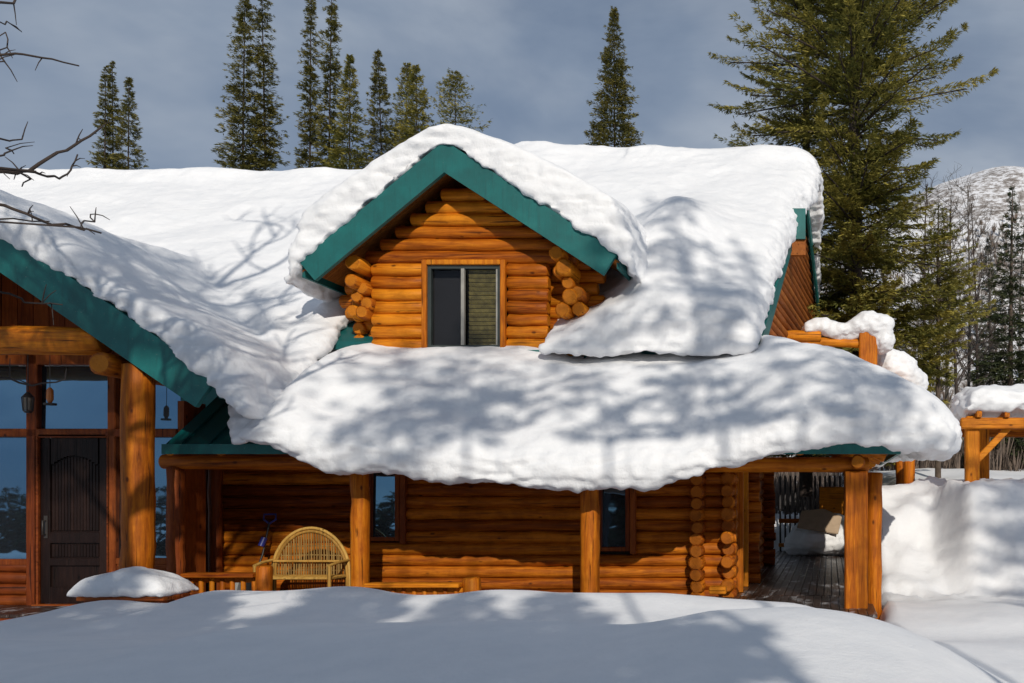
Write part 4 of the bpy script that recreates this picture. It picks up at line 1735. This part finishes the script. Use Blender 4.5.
# the two big trees at the right
BIGSH = [(0, .80), (.12, .84), (.24, .80), (.36, .88), (.46, .98), (.56, 1.0), (.66, .84), (.8, .5), (1, .05)]
conifer('large_fir_tree', 'huge spreading olive fir towering behind the right end of the roof', wx(856, 26), 26.0, 2.2, 22.0, 3.75, 41, None, nb=560, rag=.4, dens=19, spray=.27, wid=.19, mat=FIRB, trunk_mat=DARKBARK, up=(-.05, .75), droop=.14,
        trunk_r=.26, fan=11, gappy=.3, shape=BIGSH, limbs=1.0, cb=.04, lat=.26)
conifer('large_fir_tree', 'second stem of the big fir, half hidden on its left side', wx(806, 28), 28.0, 2.2, 18.5, 3.0, 42, None, nb=270, rag=.6, dens=18, spray=.27, wid=.17, trunk_mat=DARKBARK, mat=FIRB, up=(-.1, .6), droop=.16,
        trunk_r=.22, fan=11, gappy=.3, shape=[(0, .5), (.3, .7), (.45, .9), (.6, 1.0), (.75, .75), (1, .1)], limbs=1.0, lat=.26)
conifer('pine_tree', 'slim pine with a bare stem and tufted top right of the huge fir', wx(938, 27), 27.0, 2.3, 8.3, 1.7, 43, None, nb=150, dens=18, spray=.28, wid=.2, mat=FIRB, up=(.0, .5), droop=.2,
        trunk_r=.09, fan=7, gappy=.3, shape=[(0, 0), (.3, .3), (.45, .5), (.55, 1.0), (.75, .9), (1, .15)], cb=.35, limbs=.8)
conifer('spruce_tree', 'dark pointed spruce behind the pergola at the right edge', wx(1010, 32), 32.0, 2.4, 10.4, 2.0, 44, None, nb=420, dens=12, spray=.32, wid=.22, fan=5, mat=FIRD, p=.8, droop=.35)


def bare_tree(name, label, x, y, zb, Ht, seed, group=None, r=.07, mat=GREYBARK, nbr=16, blen=.28, start=.25, depth=2, up=.6, lean=0.0):
    rg = random.Random(seed)
    root = thing(name, label, 'tree', (x, y, zb), group)
    tk, tw = MB(), MB()
    pts = []
    ph = rg.uniform(0, 6)
    for i in range(10):
        t = i / 9
        pts.append(Vector((x + lean * t + .05 * Ht * .2 * math.sin(ph + t * 5) * t, y + .05 * Ht * .2 * math.cos(ph * 2 + t * 4) * t, zb - .4 + (Ht + .4) * t)))
    tk.tube(pts, [r * (1 - .9 * (i / 9)) + .006 for i in range(10)], 7, None, True, .15, seed)

    def br(p, d, L, rr, lev):
        q = [p]
        n = 5
        dd = d.copy()
        for i in range(n):
            dd = (dd + Vector((rg.gauss(0, .14), rg.gauss(0, .14), rg.gauss(.05, .12)))).normalized()
            q.append(q[-1] + dd * L / n)
        tw.tube(q, [rr * (1 - .75 * i / n) + .002 for i in range(n + 1)], 5 if rr > .015 else 4, None, False)
        if lev > 0:
            for k in range(rg.randint(3, 5)):
                i = rg.randint(1, n)
                a = Vector((rg.gauss(0, 1), rg.gauss(0, 1), rg.gauss(.35, .7))).normalized()
                br(q[i], (dd * .8 + a * .8).normalized(), L * rg.uniform(.35, .6), rr * .5, lev - 1)
    for k in range(nbr):
        t = start + (1 - start) * (k + rg.random()) / nbr
        i = min(8, int(t * 9))
        p = pts[i].lerp(pts[i + 1], t * 9 - i)
        a = rg.uniform(0, 6.28)
        d = Vector((math.cos(a), math.sin(a), up + rg.gauss(0, .2))).normalized()
        br(p, d, Ht * blen * (1.1 - .7 * t) * rg.uniform(.7, 1.2), r * .42 * (1.1 - .8 * t), depth)
    tk.build('trunk', mat, root, False)
    tw.build('twigs', mat, root, False)
    return root


GA = 'bare trees on the slope right of the cabin'
spots = [(921, 30, 9.5, 'grey bare tree nearest the big fir trunk side'), (947, 33, 10.0, 'thin bare aspen between the slim pine and the dark spruce'),
         (958, 31, 9.0, 'bare aspen with the straightest dark stem left of the pergola post'), (967, 34, 10.6, 'bare aspen rising right behind the pergola corner post'),
         (978, 36, 10.5, 'pale thin bare aspen close to the dark spruce'), (905, 36, 8.0, 'low bare sapling under the slim pine'), (931, 38, 9.0, 'forked bare tree far back under the tufted pine'),
         (994, 38, 9.5, 'leaning bare tree just left of the dark spruce'), (885, 34, 8.5, 'bare tree partly veiled by the big fir boughs'), (1018, 40, 11, 'bare tree behind the dark spruce at the picture edge')]
for i, (px, Y, Ht, lb) in enumerate(spots):
    x = wx(px, Y)
    bare_tree('bare_aspen', lb, x, Y, gz(x, Y), Ht, 100 + i, GA, .085, GREYBARK if i % 2 else DARKBARK, 20, .24, .3, 2, .9, random.uniform(-.3, .3))

# scrub on the slope: one mass nobody could count
rng = np.random.default_rng(5)
P, D, S = [], [], []
for i in range(2600):
    Y = 30 + 95 * rng.random() ** 1.5
    px = rng.uniform(690, 1120)
    x = wx(px, Y)
    z = hz(x, Y) if Y > 66 else gz(x, Y)
    hgt = rng.uniform(.6, 1.7)
    k = 14
    a = rng.random(k) * 6.283
    sp = rng.uniform(.1, .5, k)
    d = np.stack([np.cos(a) * sp, np.sin(a) * sp, np.ones(k)], 1) * (hgt * rng.uniform(.5, 1, k))[:, None]
    b_ = np.array([x, Y, z - .1]) + np.stack([np.cos(a), np.sin(a), 0 * a], 1) * .25 * rng.random(k)[:, None]
    w_ = np.stack([np.cos(a + 1.57), np.sin(a + 1.57), 0 * a], 1) * (.010 + .0005 * Y)
    P.append(b_); D.append(d); S.append(w_)
P, D, S = np.concatenate(P), np.concatenate(D), np.concatenate(S)
V = np.stack([P - S, P + S, P + D + S * .3, P + D - S * .3], 1)
o = np_mesh('scrub', V.reshape(-1, 3), np.arange(len(P) * 4).reshape(-1, 4), TWIG, None, np.repeat(rng.random(len(P)), 4))
tag(o, 'bare brown scrub covering the snowy slope', 'scrub', None, 'stuff')

# ---- bare tree whose boughs reach in from the left
NT = thing('bare_tree', 'dark bare tree whose thin boughs reach in at the left edge', 'tree', (-6.9, 4.2, .3))
tk, tw = MB(), MB()
pts = [Vector((-6.9 + .12 * math.sin(i * .9), 4.2 + .1 * math.cos(i * 1.3), .0 + i * 1.25)) for i in range(11)]
tk.tube(pts, [.20 * (1 - .085 * i) for i in range(11)], 9, None, True, .12, 3)
rg = random.Random(12)


def bough(px_pts, Y, r0, Yend=None):
    q = []
    n = len(px_pts)
    for i, (a, b) in enumerate(px_pts):
        yy = Y + ((Yend or Y) - Y) * i / (n - 1)
        q.append(Vector((wx(a, yy), yy, wz(b, yy))))
    q = [Vector((-6.88, 4.22, q[0].z + .1 - .3))] + q
    # densify with a little wander
    out = [q[0]]
    for a, b in zip(q[:-1], q[1:]):
        for k in range(1, 4):
            out.append(a.lerp(b, k / 3) + Vector((rg.gauss(0, .006), rg.gauss(0, .02), rg.gauss(0, .006))))
    m = len(out)
    tw.tube(out, [r0 * (1 - .8 * i / m) + .0025 for i in range(m)], 6, None, True)
    for k in range(m // 3):
        i = rg.randint(2, m - 1)
        d = Vector((rg.gauss(.3, .6), rg.gauss(0, .5), rg.gauss(.2, .7))).normalized()
        L = rg.uniform(.06, .18)
        tw.tube([out[i], out[i] + d * L * .5 + Vector((0, 0, .01)), out[i] + d * L], [.0045, .0035, .002], 4, None, False)


BYN = 5.6
for ptl, r0 in (([(-330, 150), (-150, 172), (0, 170), (30, 171), (60, 153), (82, 140), (100, 125)], .017), ([(30, 171), (48, 176), (62, 180), (70, 170), (76, 155)], .008), ([(18, 171), (28, 178), (22, 186)], .005),
                ([(-300, 160), (-120, 190), (0, 204), (38, 219), (70, 226), (100, 231)], .014), ([(-60, 216), (0, 220), (50, 221)], .006), ([(84, 229), (89, 218), (94, 214)], .004),
                ([(-320, 60), (-120, 50), (0, 53), (40, 56), (76, 64)], .010), ([(-200, 90), (0, 64), (3, 52), (8, 34)], .005), ([(-60, 140), (0, 140), (18, 137)], .008), ([(-30, 172), (0, 160), (10, 150), (14, 152)], .006),
                ([(-60, 20), (-10, 5), (15, -2)], .014), ([(-40, 8), (0, 20), (18, 28)], .004),
                ([(-280, 230), (-100, 270), (0, 292), (30, 302), (62, 305)], .010), ([(-200, 300), (-60, 350), (0, 376), (30, 386), (62, 379)], .010)):
    bough(ptl, BYN, r0, 6.2)


def br2(p, d, L, rr, lev):
    q = [p]
    dd = d.copy()
    for i in range(6):
        dd = (dd + Vector((rg.gauss(0, .13), rg.gauss(0, .13), rg.gauss(.04, .1)))).normalized()
        q.append(q[-1] + dd * L / 6)
    tw.tube(q, [rr * (1 - .7 * i / 6) + .003 for i in range(7)], 5, None, False)
    if lev:
        for k in range(4):
            a = Vector((rg.gauss(0, 1), rg.gauss(0, 1), rg.gauss(.3, .6))).normalized()
            br2(q[rg.randint(2, 6)], (dd + a * .9).normalized(), L * rg.uniform(.4, .6), rr * .5, lev - 1)


for k in range(26):
    i = rg.randint(5, 10)
    a = rg.uniform(0, 6.28)
    br2(pts[i], Vector((math.cos(a), math.sin(a), .7)).normalized(), rg.uniform(1.8, 3.4), .062, 2)
tk.build('trunk', DARKBARK, NT, False)
tw.build('boughs', DARKBARK, NT, False)

# ---- trees on the viewer's side of the yard: they shade the snow and show in the panes
GS = 'conifers on the near side of the yard'
for i, (x, y, h_, r_) in enumerate([(-6.2, -7.6, 12.2, 2.5), (-4.4, -8.6, 11.8, 2.5), (-2.6, -7.8, 12.2, 2.5), (-.8, -8.8, 12.2, 2.5), (1.0, -8.0, 12.0, 2.4), (2.6, -8.4, 11.4, 2.1), (-8.2, -9.0, 12.4, 2.6), (-.2, -5.2, 9.6, 1.9), (-3.4, -5.4, 9.2, 2.0),
                                    (3.4, -7.6, 11.2, 1.8), (1.6, -5.6, 9.0, 1.6), (-1.8, -4.6, 9.2, 1.8)]):
    conifer('spruce_tree', 'full spruce on the near side of the yard, behind the viewer', x, y, .2, h_, r_, 200 + i, GS, nb=420, dens=8, spray=.6, wid=.5, mat=FIRD, p=.5, gappy=.0, fan=4)
GP = 'tall pines on the near side of the yard'
for i, (x, y, h_, r_, cb_, nb_) in enumerate([(1.7, -6, 16.9, 1.7, .80, 75), (.7, -6.6, 16.8, 1.4, .80, 55), (3.9, -6.4, 18.0, 1.2, .76, 50), (5.5, -6, 22.6, 1.7, .61, 95), (7.9, -6.2, 16.9, 1.5, .78, 60), (6.8, -6.8, 20.5, .9, .8, 30), (0.1, -12, 21.6, 1.5, .75, 80), (-1.7, -12, 22.6, 1.9, .75, 110), (-3.4, -12, 22.0, 1.5, .76, 70),
                                              (13.3, -9, 17.4, 1.5, .1, 380), (15.4, -9, 18.2, 2.0, .1, 400), (14.3, -10, 18.2, 2.3, .1, 420), (17.0, -10.4, 18.6, 2.5, .1, 420)]):  # the dense flat-topped last four are added only to shade the right bank
    conifer('pine_tree', 'tall shade-casting pine on the near side of the yard, unseen behind the viewer', x, y, .2, h_, r_, 300 + i, GP, nb=nb_, dens=10, spray=.42, wid=.34, mat=FIRB, p=.5, gappy=.25, fan=4, lat=.2, rag=.6, cb=cb_, shape=[(0, .8), (cb_, .8), (cb_ + (1 - cb_) * .5, 1), (1, .2)] if cb_ > .2 else [(0, .9), (.9, 1), (.97, .95), (1, .6)], limbs=.6, trunk_r=.06, droop=.1)

GT = 'young spruces added to darken the window reflections'  # unseen low row, added so the lower panes reflect something dark
for i in range(13):
    x, y = -9.5 - i * 2.0 + random.uniform(-.5, .5), -5.5 + random.uniform(-1, 1)
    conifer('added_spruce_tree', 'young spruce unseen behind the viewer, added to darken the window reflections', x, y, .2, random.uniform(2.1, 2.7), 1.5, 400 + i, GT, nb=130, dens=8, spray=.42, wid=.5, mat=FIRD, p=.45, fan=3)
